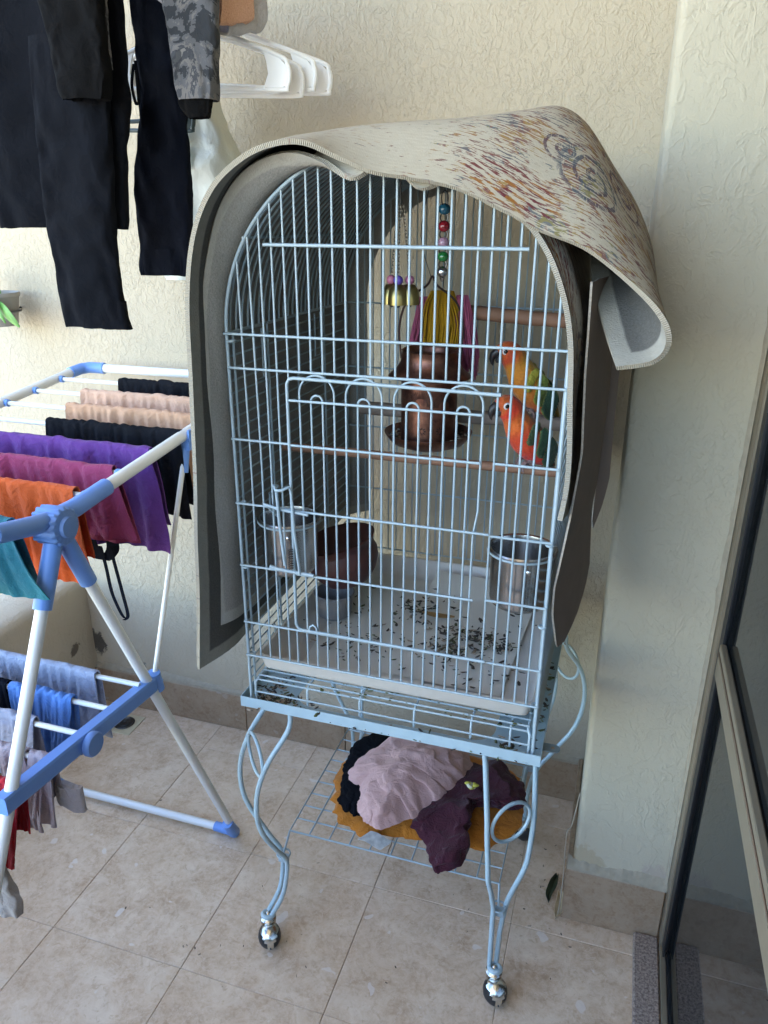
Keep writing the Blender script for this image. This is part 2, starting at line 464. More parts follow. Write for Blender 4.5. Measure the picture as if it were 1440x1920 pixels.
# pillar between wall and door
pl = empty('pillar', (1.22, .6, 0), 'cream stucco pillar between the back wall and the glass door', 'pillar')
mb = MB(); nz = 60; P_ = []
for i in range(nz):
    z = lerp(.0, 3.22, i / (nz - 1))
    q = .0035
    for (x, y) in ((1.12, .80), (1.12, .395 + .012), (1.12 + .004, .395 + .004), (1.12 + .012, .395), (1.319, .395), (1.319, .46)):
        P_.append((x + q * N3(z * 6, y * 3, 2), y + q * N3(z * 5, x * 6, 5), z))
mb.grid(P_, nz, 6); mb.build('plaster', M_pillar, pl)
mb = MB(); P_ = []; nn = 60
for i in range(nn):
    x = lerp(1.108, 1.322, i / (nn - 1)); h = .003 + .016 * abs(FB(x * 16, 1, 4)) + .010 * max(0, FB(x * 5, 5, 1))
    for z, y in ((.150, .3835), (.156 + h * .2, .3835 + .004 * N3(x * 50, 1, 1)), (.160 + h, .390), (.165 + h * 1.4, .3965)): P_.append((x, y, z))
mb.grid(P_, nn, 4); mb.build('mortar_bead', M_mortar, pl)
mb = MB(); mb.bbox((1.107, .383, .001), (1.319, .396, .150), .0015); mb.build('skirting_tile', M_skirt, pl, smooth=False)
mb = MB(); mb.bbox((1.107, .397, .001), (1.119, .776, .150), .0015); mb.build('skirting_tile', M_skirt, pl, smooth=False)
mb = MB(); P_ = []; nn = 90
for i in range(nn):
    z = lerp(.16, 2.3, i / (nn - 1)); wv = .003 + .006 * abs(FB(z * 11, 2, 2))
    for x, y in ((1.319 - wv * 1.4, .3935), (1.319 - wv * .6, .388 + .003 * N3(z * 60, 0, 3)), (1.3205, .386 + .002 * N3(z * 45, 4, 3))): P_.append((x, y, z))
mb.grid(P_, nn, 3); mb.build('mortar_seam', M_mortar, pl)

# house side: glass door in a champagne frame, with the wall above and a dark room behind
gl = NT('door_glass'); gl.color((.02, .022, .022)); gl.set(Roughness=.015, IOR=2.4); gl.b.inputs['Specular IOR Level'].default_value = .75
lpn = gl.n('ShaderNodeBsdfTransparent'); lpn.inputs[0].default_value = (.30, .31, .31, 1)
mx = gl.n('ShaderNodeMixShader'); mx.inputs[0].default_value = .62
gl.l(lpn.outputs[0], mx.inputs[1]); gl.l(gl.b.outputs[0], mx.inputs[2]); gl.l(mx.outputs[0], gl.t.nodes['Material Output'].inputs[0])
M_glass = gl.m
gd = empty('glass_door', (1.335, -.6, 0), 'glass door in a champagne aluminium frame on the right', 'door')
mb = MB(); mb.bbox((1.3215, .352, .022), (1.352, .3945, 2.30), .002); mb.build('jamb', M_alu, gd, smooth=False)
mb = MB(); mb.box((1.3265, .3335, .03), (1.348, .351, 2.30)); mb.box((1.3265, .320, .03), (1.330, .334, 2.3)); mb.build('gasket', M_gask, gd, smooth=False)
mb = MB(); mb.bbox((1.3215, -3.0, .0215), (1.332, .3515, .034), .001); mb.build('track', M_alu, gd, smooth=False)
mb = MB(); mb.box((1.3345, -3.0, .0215), (1.348, .3515, .040)); mb.build('gasket', M_gask, gd, smooth=False)
mb = MB(); mb.bbox((1.3225, -3.0, .747), (1.3335, .3195, .787), .0015); mb.build('middle_rail', M_alu, gd, smooth=False)
mb = MB(); mb.box((1.3225, -3.0, .790), (1.3335, .3195, .7945)); mb.build('seal_strip', plain('brown_seal', (.10, .06, .035), .6), gd, smooth=False)
mb = MB(); mb.bbox((1.3225, -3.0, .7975), (1.3335, .3195, .812), .0015); mb.build('glazing_bead', M_alu, gd, smooth=False)
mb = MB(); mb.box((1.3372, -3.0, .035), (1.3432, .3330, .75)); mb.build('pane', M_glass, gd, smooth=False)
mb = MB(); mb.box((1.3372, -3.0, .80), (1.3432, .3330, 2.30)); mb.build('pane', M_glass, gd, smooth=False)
mb = MB(); mb.bbox((1.3215, -3.0, 2.303), (1.352, .3945, 2.36), .002); mb.build('head_rail', M_alu, gd, smooth=False)
slab('threshold', (1.268, -3.0, .0005), (1.3205, .381, .021), M_granite, 'narrow speckled granite threshold along the glass door', 'threshold', c=.003)
slab('house_wall', (1.323, -4.0, 2.363), (1.6, .395, 3.217), M_wall, 'plaster strip over the glass door', 'wall')
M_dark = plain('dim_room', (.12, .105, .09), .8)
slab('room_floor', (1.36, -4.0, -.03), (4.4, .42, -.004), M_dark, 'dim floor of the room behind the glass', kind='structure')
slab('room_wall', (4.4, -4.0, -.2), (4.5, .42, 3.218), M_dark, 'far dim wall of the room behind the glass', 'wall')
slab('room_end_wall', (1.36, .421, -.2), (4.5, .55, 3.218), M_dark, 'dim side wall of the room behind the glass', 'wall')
slab('end_wall', (-.62, -3.35, -.2), (4.5, -3.2, 1.3), M_wall, 'unseen wall behind the viewer, kept low to let sky light in', 'wall')  # out of view; height cut down so sky fill enters from behind
slab('sun_blocker', (-.58, -3.2, 3.405), (8, 1.2, 6.0), M_wall, 'unseen block added over the balcony to hold off the sun', 'sun blocker')  # unseen block added to shade the parapet and nearby ground from the sun

# floor drain
M_brass = plain('aged_drain_plate', (.60, .53, .36), .4, .2, nscale=60)
M_drk = plain('dark_steel', (.09, .09, .09), .35, .9)
dr = empty('floor_drain', (-.300, .688, 0), 'square brass floor drain with round grate in the corner', 'drain')
Md = Matrix.Translation((-.300, .688, 0)) @ Matrix.Rotation(R(2), 4, 'Z')
mb = MB(); mb.bbox((-.048, -.048, .0), (.048, .048, .0035), .001, M=Md); mb.build('plate', M_brass, dr, smooth=False)
mb = MB(); mb.lathe([(.030, .0036), (.033, .0062), (.030, .0078), (.026, .0062), (.024, .0045), (.017, .0045), (.016, .0066), (.009, .0066), (.008, .0045), (0, .0045)], (-.300, .688, 0), 28)
mb.build('grate', M_drk, dr)

# thin cable on the pillar edge and litter on the floor
M_cable = plain('old_white_cable', (.36, .30, .22), .6)
mb = MB(); mb.tube(crv([(1.1165, .3925, .36), (1.113, .390, .32), (1.107, .386, .27), (1.099, .381, .25), (1.1025, .379, .12), (1.102, .378, .06), (1.100, .376, .02), (1.096, .372, .004)], 40), .0014, 8)
tag(mb.build('cable', M_cable), 'thin whitish cable running down the pillar corner', 'cable')
def leaf(name, pts, wid, mat, label, seed, lift=.012):
    P0 = crv(pts, 14); mb = MB(); G = []
    for i, p in enumerate(P0):
        t = i / 13; wd = wid * math.sin(PI * min(1, t * .93 + .05)) ** .8 + .0006
        d = (P0[min(i + 1, 13)] - P0[max(i - 1, 0)]).normalized(); sd_ = Vector((-d.y, d.x, 0)).normalized()
        for k in (-1, -.5, 0, .5, 1):
            G.append(p + sd_ * wd * k + Vector((0, 0, lift * (abs(k) ** 1.5) * .7 + .003 * N3(t * 5, k * 2, seed) + .004)))
    mb.sheet(G, 14, 5, .0006, (0, 0, 0)); return tag(mb.build(name, mat), label, 'leaf')
leaf('leaf', [(1.088, .500, 0), (1.083, .475, .004), (1.080, .455, .006), (1.074, .43, .002), (1.076, .412, 0)], .009, plain('dark_leaf', (.035, .045, .02), .55), 'small dark curled leaf lying beside the pillar base', 1)
leaf('dry_leaf', [(1.098, .428, .02), (1.104, .405, .012), (1.101, .385, .004), (1.096, .372, 0)], .011, plain('straw_leaf', (.55, .43, .26), .7), 'pale dry leaf curled against the pillar skirting', 2, .02)
rng = random.Random(11)
def flakes(name, spots, mats, label, parent=None, z=0, seed=0, size=(.0025, .006)):
    rg = random.Random(seed); mb = MB()
    for (x, y, sx, sy, n) in spots:
        for _ in range(n):
            cx, cy = rg.gauss(x, sx), rg.gauss(y, sy); a = rg.uniform(0, 2 * PI); L = rg.uniform(*size); W = L * rg.uniform(.22, .5); h = rg.uniform(.0006, .0018)
            mi = rg.randrange(len(mats)); zz = z(cx, cy) if callable(z) else z
            pts = []
            for k in range(6):
                t = k * PI / 3; ux, uy = math.cos(t) * L, math.sin(t) * W
                pts.append((cx + ux * math.cos(a) - uy * math.sin(a), cy + ux * math.sin(a) + uy * math.cos(a), zz + .0004 + (h if k in (0, 3) else 0)))
            pts.append((cx, cy, zz + h * 1.6))
            mb.add(pts, [(k, (k + 1) % 6, 6) for k in range(6)], mi)
    o = mb.build(name, mats, parent, smooth=False); return tag(o, label, None, None, 'stuff')
M_husk = plain('seed_husk', (.05, .037, .027), .8, nscale=200, var=.5)
M_husk2 = plain('pale_husk', (.30, .23, .16), .8, nscale=200, var=.3)
M_green = plain('green_scrap', (.075, .085, .028), .7, nscale=200, var=.4)
flakes('floor_litter', [(.75, .02, .28, .10, 22), (1.08, .25, .10, .12, 16), (.55, .05, .15, .06, 6), (.4, .45, .25, .2, 7), (1.02, .50, .05, .08, 10)], [M_husk, M_husk, M_husk2], 'scattered seed husks on the tiles', seed=3, size=(.0018, .005))
# ================================================================ THE BIRD CAGE
def enamel(name, c):
    n = NT(name); co = n.coord('World')
    f = n.noise(co, 18, 4)
    base = n.mix(f, tuple(x * .9 for x in c), tuple(x * 1.06 for x in c))
    grime = n.ramp(n.noise(co, 120, 4, .7), [(.63, 0.0), (.72, .75)])
    vz = n.vec(co)[2]
    low = n.ramp(vz, [(.70, .75), (.98, .12)])
    n.color(n.mix(n.math('MULTIPLY', grime, low), base, (.20, .17, .10)))
    n.set(Roughness=.36); n.b.inputs['Coat Weight'].default_value = .15
    return n.m
M_wire = enamel('pale_blue_enamel', (.335, .41, .44))
M_tubeM = enamel('pale_blue_tube', (.41, .53, .57))
M_sheet = plain('pale_blue_sheet', (.38, .49, .53), .4, .1, nscale=40)
CX, XL, XR, YF, YB = .7555, .4845, 1.0265, .12, .67
ZS, RA = 1.345, .271
def arch_z(x, r=RA): 
    d = r * r - (x - CX) ** 2
    return ZS + math.sqrt(d) if d > 0 else ZS
cage = empty('bird_cage', (CX, .39, 0), 'tall pale blue wire bird cage with arched roof on wheeled legs', 'bird cage')
XK = [.5107 + .01988 * (k - 1) for k in range(0, 28)]      # XK[k], k = 1..26 used
ZR = dict(r1=1.345, r2=1.2905, r3=1.170, r4=1.054, r5=.935, r6=.819, r7=.748)
rb, rr = .0018, .0022
_bars = {}
def bar(parent, a, b, r=rb, name='bar', bend=None, n=7):
    """straight wire; alike ones share their mesh"""
    a, b = Vector(a), Vector(b); d = b - a
    if bend: 
        mb = MB(); mid = [a + d * t + Vector(bend) * math.sin(PI * t) ** 2 for t in [i / 10 for i in range(11)]]
        mb.tube([p - a for p in mid], r, n); me = mb.mesh(name, M_wire)
    else:
        key = (round(d.x, 4), round(d.y, 4), round(d.z, 4), r)
        if key not in _bars:
            mb = MB(); mb.tube([(0, 0, 0), d], r, n); _bars[key] = mb.mesh(name, M_wire)
        me = _bars[key]
    return link(name, me, parent, a)

# --- front panel
mb = MB()
L, Rr = XL, XR
for z, x0, x1 in ((ZR['r1'], L - .004, Rr + .002), (ZR['r2'], L, Rr), (ZR['r3'], L - .003, XK[5]), (ZR['r3'], XK[22], Rr), (ZR['r4'], L - .003, XK[5] + .004), (ZR['r5'], L - .003, XK[5] + .004),
                  (ZR['r6'], L - .003, Rr), (ZR['r7'], L - .003, Rr), (1.050, XK[22] + .001, Rr), (.936, XK[22] + .001, Rr)):
    mb.tube([(x0, YF - .003, z), (x1, YF - .003, z)], rr, 8)
mb.tube([(.560, YF - .006, 1.481), (.960, YF - .006, 1.480)], .0027, 8)
for x in (XL, XR):
    mb.tube([(x, YF, .640), (x, YF, ZS)], .0030, 8)
for x, z in ((XL, ZR['r4']), (XL, ZR['r7']), (XR, 1.045), (XR, ZR['r7']), (XR, .90), (XL, .93), (XL, ZS - .012)):
    mb.torus((x + (.006 if x < CX else -.003), YF + .003, z), .0062, .0021, (0, 0, 1), 12, 6)
hp = [(CX - RA * math.cos(PI * i / 48), YF, ZS + RA * math.sin(PI * i / 48)) for i in range(49)]
mb.tube(hp, .0032, 8)
front = mb.build('front_panel', M_wire, cage)
rng = random.Random(2)
for k in range(1, 27):
    x = XK[k]; top = arch_z(x) - .001
    if k <= 4 or k >= 22:
        bz = (rng.uniform(-.0015, .0015), rng.uniform(-.001, .001), 0)
        if k in (1, 2): bz = (.004, -.001, 0)
        bar(front, (x, YF, ZR['r7']), (x, YF, top), bend=bz)
    else:
        bar(front, (x, YF, ZR['r2'] if k != 5 else 1.28), (x, YF, top))
        bar(front, (x - .003, YF, ZR['r7']), (x - .003, YF, ZR['r6']))
# --- the door in the front panel
mb = MB(); DL, DR = XK[5], XK[22]; yd = YF - .007
mb.tube(crv([(DR + .006, yd, 1.277), (.80, yd, 1.279), (.62, yd, 1.281), (DL + .012, yd, 1.281)], 20) + [(DL + .004, yd, 1.279), (DL, yd, 1.272)] + crv([(DL, yd, 1.26), (DL, yd, 1.05), (DL - .001, yd, .85)], 12) + [(DL - .001, yd, .835), (DL + .003, yd, .827), (DL + .01, yd, .824)] + [(.75, yd, .823), (DR + .006, yd, .822)], .0029, 8)
for z, x1 in ((1.245, XK[21]), (ZR['r3'], XK[21]), (ZR['r4'], DR), (ZR['r5'], XK[21])):
    mb.tube([(DL + .003, yd - .001, z), (x1, yd - .001, z)], rr, 8)
mb.tube([(XK[6] + .004, yd, .824), (XK[6] + .006, yd, .833), (XK[6] + .012, yd, .838), (XK[6] + .018, yd, .833), (XK[6] + .02, yd, .824)], .002, 7)
door = mb.build('front_door', M_wire, cage)
for g in range(4):
    k0 = 6 + 4 * g
    for a, b, zt, zs in ((k0, k0 + 3, 1.287, 1.257), (k0 + 1, k0 + 2, 1.255, 1.245)):
        xa, xb = XK[a], XK[b]; cx, hw = (xa + xb) / 2, (xb - xa) / 2
        lean = .006 if (g == 3 and a == k0) else 0
        p = [(xa, yd + .003, .823), (xa, yd + .003, 1.0), (xa, yd + .003, zs)]
        p += [(cx - hw * math.cos(PI * i / 14), yd + .003 - .0, zs + (zt - zs) * math.sin(PI * i / 14)) for i in range(1, 14)]
        p += [(xb, yd + .003, zs), (xb, yd + .003, 1.09), (xb - lean, yd + .003, 1.05), (xb - lean * 1.2, yd + .003, .823)]
        mb = MB(); mb.tube([Vector(q) - Vector((xa, yd, .823)) for q in p], rb, 7)
        link('bar', mb.mesh('hairpin_bar', M_wire), door, (xa, yd, .823))
# latch on the door's left edge with its spring
mb = MB(); y2 = yd - .006
mb.tube([(.563, YF - .002, 1.094), (.563, y2 - .004, 1.099), (.570, y2 - .012, 1.094), (.580, y2 - .012, 1.095), (.591, y2 - .005, 1.100), (.594, y2 - .004, 1.092), (.597, y2 - .004, 1.02), (.603, y2 - .003, .955), (.604, y2 - .003, .940)], .0027, 8)
mb.tube([(.567, y2 - .004, 1.098), (.572, y2 - .007, 1.03), (.578, y2 - .006, .955)], .0030, 8)
mb.tube([(.540, y2, 1.062), (.57, y2, 1.056), (.622, y2, 1.052)], .0029, 8)
mb.tube([(.546, y2, 1.060), (.552, y2 + .03, 1.030)], .0025, 8)
mb.tube([(.546, y2, .9455), (.56, y2, .9425), (.629, y2, .9395)], .0032, 8)
latch = mb.build('latch', M_wire, cage)
mb = MB(); mb.tube([(.588 + .0035 * math.cos(i * .9), y2 - .002 + .0035 * math.sin(i * .9), lerp(.985, .947, i / 60)) for i in range(61)], .0009, 5)
mb.build('spring', plain('rusty_spring', (.06, .05, .045), .5, .7), latch)

# --- arched roof
mb = MB()
for a in (32, 90, 148):
    x, z = CX - (RA + .003) * math.cos(R(a)), ZS + (RA + .003) * math.sin(R(a))
    mb.tube([(x, YF, z), (x, YB, z)], rr, 8)
for x in (XL, XR): mb.tube([(x, YF, ZS), (x, YB, ZS)], .003, 8)
mb.box((CX - .07, .30, ZS + RA - .006), (CX + .05, .42, ZS + RA - .0045))
roof = mb.build('roof', M_wire, cage)
mb = MB(); mb.tube([(CX - RA * math.cos(PI * i / 40) - CX, 0, RA * math.sin(PI * i / 40)) for i in range(41)], .0019, 6)
hm = mb.mesh('hoop', M_wire)
y = YF + .012
while y < YB - .005:
    link('hoop', hm, roof, (CX, y, ZS)); y += .0205
# --- side panels: level wires on a few posts
for nm, x in (('side_panel', XL), ('side_panel', XR)):
    mb = MB()
    for y in (YF + .014, .26, .39, .53, YB - .012, YB): mb.tube([(x + (.003 if x < CX else -.003), y, .655), (x + (.003 if x < CX else -.003), y, ZS)], .0023, 7)
    s = 1 if x < CX else -1
    for y0, z0 in ((.20, 1.34), (.47, 1.34), (.19, .76)):
        mb.tube([(x + s * .007, y0, z0), (x + s * .007, y0, z0 - .085), (x + s * .007, y0 + .03, z0 - .085), (x + s * .007, y0 + .03, z0)], .0019, 6)
    mb.tube([(x + s * .006, .23, 1.035), (x + s * .006, .23, 1.0), (x + s * .006, .26, 1.0), (x + s * .006, .26, 1.035)], .0022, 6, True)
    side = mb.build(nm, M_wire, cage)
    z = .672
    while z < ZS - .005:
        bar(side, (x, YF, z), (x, YB, z), .0016, 'wire', n=6); z += .0205
# --- back panel
mb = MB()
for z in (.748, .905, 1.06, 1.20, ZS): mb.tube([(XL, YB + .003, z), (XR, YB + .003, z)], .0021, 7)
mb.tube([(p[0], YB, p[2]) for p in hp], .003, 8)
for x in (XL, XR): mb.tube([(x, YB, .640), (x, YB, ZS)], .003, 8)
back = mb.build('back_panel', M_wire, cage)
for k in range(1, 27):
    bar(back, (XK[k], YB, .748), (XK[k], YB, arch_z(XK[k])), .0017, n=6)
# --- lift-out floor grille
mb = MB(); zg = .690
for x in (.60, .705, .81, .915, .985):
    mb.tube([(x, .126, .652), (x, .126, zg - .006), (x, .132, zg), (x, YB - .02, zg)], .0022, 7)
mb.tube([(XL + .008, .124, .646), (XL + .008, .124, zg - .006), (XL + .012, .130, zg), (XL + .012, YB - .02, zg)], .0026, 7)
mb.tube([(XR - .008, .124, .646), (XR - .008, .124, zg - .006), (XR - .012, .130, zg), (XR - .012, YB - .02, zg)], .0026, 7)
grille = mb.build('floor_grille', M_wire, cage)
for y, z in ((.1235, .664), (.129, zg - .002), (.137, zg + .003), (.156, zg + .003), (.178, zg + .003), (.20, zg + .003), (.225, zg + .003), (.25, zg + .003), (.28, zg + .003), (.32, zg + .003), (.37, zg + .003), (.43, zg + .003), (.5, zg + .003), (.58, zg + .003)):
    bar(grille, (XL + .010, y, z), (XR - .010, y, z), .0019, 'wire', n=6)
# --- pressed steel base frame with turned-up rim
mb = MB(); bx0, bx1, by0, by1, bz0, bz1 = .4665, 1.0415, .1085, .685, .6345, .6565
mb.box((bx0, by0, bz0), (bx1, by0 + .0016, bz1)); mb.box((bx0, by1 - .0016, bz0), (bx1, by1, bz1))
mb.box((bx0, by0 + .0017, bz0), (bx0 + .0016, by1 - .0017, bz1)); mb.box((bx1 - .0016, by0 + .0017, bz0), (bx1, by1 - .0017, bz1))
def plate(pts, z0, z1):
    n = len(pts); mb.add([(x, y, z0) for x, y in pts] + [(x, y, z1) for x, y in pts], [tuple(range(n))[::-1], tuple(range(n, 2 * n))] + [(i, (i + 1) % n, n + (i + 1) % n, n + i) for i in range(n)])
def arcp(cx, cy, r, a0, a1, n=6): return [(cx + r * math.cos(R(lerp(a0, a1, i / n))), cy + r * math.sin(R(lerp(a0, a1, i / n)))) for i in range(n + 1)]
e = .0018
plate([(bx0 + e, by0 + e), (.60, by0 + e), (.60, .142)] + arcp(.60, .182, .04, 270, 180) + [(.56, .60)] + [(.56, by1 - e), (bx0 + e, by1 - e)], .6355, .637)
plate([(bx1 - e, by0 + e), (bx1 - e, by1 - e), (.952, by1 - e), (.952, .18)] + arcp(.912, .182, .04, 0, -90)[0:] + [(.912, by0 + e)], .6355, .637)
plate([(.6001, by0 + e), (.9119, by0 + e), (.9119, .142), (.6001, .142)], .6355, .637)
plate([(.5601, by1 - .05), (.9519, by1 - .05), (.9519, by1 - e), (.5601, by1 - e)], .6355, .637)
base = mb.build('base_frame', M_sheet, cage, smooth=False)
mb = MB(); pts = [(1.0416, .145), (1.060, .145)] + arcp(1.060, .156, .011, -90, 90, 8) + [(1.0416, .167)]
n = len(pts); mb.add([(x, y, .6405) for x, y in pts] + [(x, y, .643) for x, y in pts], [tuple(range(n))[::-1], tuple(range(n, 2 * n))] + [(i, (i + 1) % n, n + (i + 1) % n, n + i) for i in range(n)])
mb.lathe([(.0035, .6431), (.0035, .6434), (0, .6434)], (1.058, .156, 0), 10, 1)
mb.build('hanging_lug', [plain('grey_lug', (.22, .28, .30), .5, .3), M_husk2], base, smooth=False)
flakes('base_husks', [(.51, .15, .02, .02, 110), (.535, .14, .03, .012, 80), (.50, .20, .015, .03, 40), (.70, .118, .08, .004, 60), (.85, .120, .06, .006, 60), (.98, .15, .02, .02, 40), (1.03, .3, .004, .1, 30)], [M_husk, M_husk, M_husk2, M_green], 'dark seed husks fallen on the cage base rim', seed=8, size=(.003, .009), z=.637)
mb = MB(); rg = random.Random(5)
for _ in range(45):
    x = rg.uniform(.55, 1.0); y = rg.choice([.129, .137, .156, .1235]); mb.ball((x, y + rg.gauss(0, .002), zg + .004), rg.uniform(.0010, .0026), 6, 0, (1.8, 1, .5))
tag(mb.build('grille_grime', M_green), 'green droppings stuck on the front floor grille', kind='stuff')
# --- legs: two bent tubes, a ring between them, a ball caster below
M_chrome = plain('worn_chrome', (.62, .62, .58), .22, 1.0, nscale=60)
M_black = plain('black_plastic', (.018, .018, .019), .45)
def leg(path, tang, sep, ringz, tilt, foot):
    T = Vector(tang).normalized(); path = [Vector(p) for p in path]
    tab = [(-p.z, p) for p in path]
    lg = None
    mb = MB()
    for s in (1, -1):
        pts = []
        for i in range(44):
            p = cr(path, i / 43); sp = interp([(-z, v) for z, v in sep], -p.z)
            pts.append(p + T * s * sp)
        mb.tube(pts, .0053, 8)
    mb.torus(Vector((foot[0], foot[1], .078)) , .0115, .0052, (0, .25, 1), 16, 8)
    lg = mb.build('leg', M_tubeM, cage)
    c = min((cr(path, i / 100) for i in range(101)), key=lambda q: abs(q.z - ringz))
    axis = T.cross(Vector((0, 0, 1)))
    mb = MB(); mb.torus(c, interp([(-z, v) for z, v in sep], -ringz) * .80, .0036, axis, 28, 8); mb.build('ring', M_tubeM, lg)
    # caster
    f = Vector(foot); Mt = Matrix.Rotation(tilt, 3, 'Z')
    mb = MB(); rad = .029; cc = f + Vector((0, 0, rad)) + Mt @ Vector((.012, 0, 0))
    mb.ball(cc, rad * .96, 20, 1, (1, .92, 1), Mt)
    vs = []; fs = []; nn = 24; hh = 14
    for i in range(hh + 1):
        th = PI * i / hh
        for j in range(nn):
            a = 2 * PI * j / nn; vs.append(Vector((math.sin(th) * math.cos(a), math.sin(th) * math.sin(a), math.cos(th))))
    for i in range(hh):
        for j in range(nn):
            q = [i * nn + j, (i + 1) * nn + j, (i + 1) * nn + (j + 1) % nn, i * nn + (j + 1) % nn]
            cen = sum((vs[w] for w in q), Vector()) / 4
            if cen.z > .12 + .85 * abs(cen.y) - .25 * cen.x or (abs(cen.y) < .30 - .08 * max(0, -cen.z) and cen.x > -.1 and cen.z > -.9): fs.append(q)
    mb.add([(Mt @ Vector((v.x, v.y * .93, v.z))) * rad + cc for v in vs], fs, 0)
    mb.lathe([(.0, .044), (.0155, .046), (.0165, .052), (.0165, .060), (.0175, .061), (.0175, .066), (.015, .068), (.012, .070), (.006, .080), (0, .082)], f - Mt @ Vector((.004, 0, 0)), 18, 0)
    mb.lathe([(.004, 0), (.004, .002), (0, .002)], cc + Mt @ Vector((.0255, 0, -.008)), 10, 1, Matrix.Rotation(PI / 2, 3, 'Y'))
    mb.build('caster', [M_chrome, M_black], lg)
SEP = [(.64, .057), (.44, .054), (.34, .046), (.29, .030), (.24, .016), (.16, .0105), (.05, .0080)]
leg([(.525, .160, .634), (.521, .156, .592), (.488, .123, .525), (.471, .106, .454), (.474, .109, .37), (.501, .136, .278), (.515, .150, .24), (.519, .154, .203), (.511, .146, .131), (.490, .126, .080)], (1, -1, 0), SEP, .515, R(-60), (.487, .122, 0))
leg([(.984, .157, .634), (.987, .160, .59), (.997, .150, .46), (.998, .149, .34), (.989, .158, .25), (.984, .161, .17), (.983, .158, .080)], (1, 1, 0), SEP, .462, R(-65), (.989, .148, 0))
leg([(.525, .62, .634), (.521, .624, .592), (.488, .657, .525), (.471, .674, .454), (.474, .671, .37), (.501, .644, .278), (.515, .63, .24), (.519, .626, .203), (.511, .634, .131), (.49, .654, .080)], (1, 1, 0), SEP, .515, R(120), (.487, .658, 0))
leg([(1.005, .62, .634), (1.012, .63, .592), (1.046, .664, .525), (1.063, .678, .454), (1.060, .675, .37), (1.025, .64, .278), (1.005, .62, .24), (.99, .605, .203), (.984, .598, .131), (.985, .594, .080)], (1, -1, 0), SEP, .515, R(40), (.984, .592, 0))
# --- wire shelf between the legs
mb = MB(); sx0, sx1, sy0, sy1, szz = .512, .979, .200, .575, .252
mb.tube([(sx0, sy0, szz), (sx1, sy0, szz), (sx1, sy1, szz), (sx0, sy1, szz)], .0024, 7, True)
for (ax, ay, bxx, byy) in ((sx0, sy0, .518, .152), (sx1, sy0, .985, .160), (sx0, sy1, .517, .628), (sx1, sy1, .995, .61)):
    mb.tube([(ax, ay, szz), (bxx, byy, .235)], .0024, 7); mb.box((bxx - .011, byy - .004, .212), (bxx + .011, byy + .004, .232)); mb.torus((bxx, byy, .234), .014, .0022, (0, 0, 1), 16, 6)
shelf = mb.build('wire_shelf', M_wire, cage)
for i in range(1, 10): bar(shelf, (lerp(sx0, sx1, i / 10), sy0, szz + .002), (lerp(sx0, sx1, i / 10), sy1, szz + .002), .0018, 'wire', n=6)
for i in range(1, 9): bar(shelf, (sx0, lerp(sy0, sy1, i / 9), szz - .0015), (sx1, lerp(sy0, sy1, i / 9), szz - .0015), .0018, 'wire', n=6)
# ================================================================ INSIDE THE CAGE
M_tray = plain('grey_white_plastic', (.66, .61, .545), .42, var=.08, nscale=14)
# droppings tray
mb = MB(); tx0, tx1, ty0, ty1, tz0, tz1 = .497, 1.018, .132, .650, .700, .742
def rrect(x0, x1, y0, y1, r, n=5):
    return arcp(x1 - r, y0 + r, r, -90, 0, n) + arcp(x1 - r, y1 - r, r, 0, 90, n) + arcp(x0 + r, y1 - r, r, 90, 180, n) + arcp(x0 + r, y0 + r, r, 180, 270, n)
loops = [(0.02, tz0, .012), (0.006, tz0 + .012, .014), (.0, tz1 - .004, .014), (-.004, tz1, .014), (.002, tz1 + .001, .014), (.006, tz1 - .006, .014), (.012, tz0 + .012, .014), (.028, tz0 + .004, .012)]
pts = []; nl = len(rrect(0, 1, 0, 1, .1))
for ins, z, r in loops:
    for (x, y) in rrect(tx0 + ins, tx1 - ins, ty0 + ins, ty1 - ins, r): pts.append((x, y, z))
fs = [(i * nl + j, i * nl + (j + 1) % nl, (i + 1) * nl + (j + 1) % nl, (i + 1) * nl + j) for i in range(len(loops) - 1) for j in range(nl)]
fs += [tuple(range(nl))[::-1], tuple((len(loops) - 1) * nl + j for j in range(nl))]
mb.add(pts, fs); tag(mb.build('cage_tray', M_tray), 'shallow off-white plastic tray in the bottom of the cage', 'tray')
# paper liners
M_paper = plain('liner_paper', (.72, .68, .60), .85, var=.06, nscale=10, bump=.25, bscale=30)
def paper(x0, x1, y0, y1, z, rot, seed, amp, label, lift=None):
    n1, n2 = 26, 26; P_ = []; cx, cy = (x0 + x1) / 2, (y0 + y1) / 2
    for i in range(n1):
        for j in range(n2):
            x, y = lerp(x0, x1, i / (n1 - 1)) - cx, lerp(y0, y1, j / (n2 - 1)) - cy
            zz = z + amp * abs(FB(x * 7, y * 7, seed, 3)) + (lift(x, y) if lift else 0)
            P_.append((cx + x * math.cos(rot) - y * math.sin(rot), cy + x * math.sin(rot) + y * math.cos(rot), zz))
    mb = MB(); mb.sheet(P_, n1, n2, .0005, (0, 0, 0)); return tag(mb.build('paper_liner', M_paper), label, 'paper')
paper(.555, .80, .17, .60, .7056, .05, 1, .003, 'wide paper sheet lining the left half of the cage tray')
paper(.72, .965, .19, .61, .7092, -.05, 2, .004, 'paper sheet with raised back edge on the right of the tray', lambda x, y: .022 * max(0, y - .12) / .09 + .0)
flakes('tray_husks', [(.72, .45, .025, .03, 70), (.85, .36, .035, .025, 130), (.84, .30, .03, .012, 60), (.93, .35, .02, .02, 40), (.64, .27, .035, .03, 40), (.75, .33, .12, .10, 110), (.90, .24, .05, .03, 40), (.58, .42, .02, .06, 14)], [M_husk, M_husk, M_husk, M_husk, M_husk2, M_green], 'dark seed husks and droppings strewn over the tray paper', z=.7165, seed=21, size=(.003, .0095))
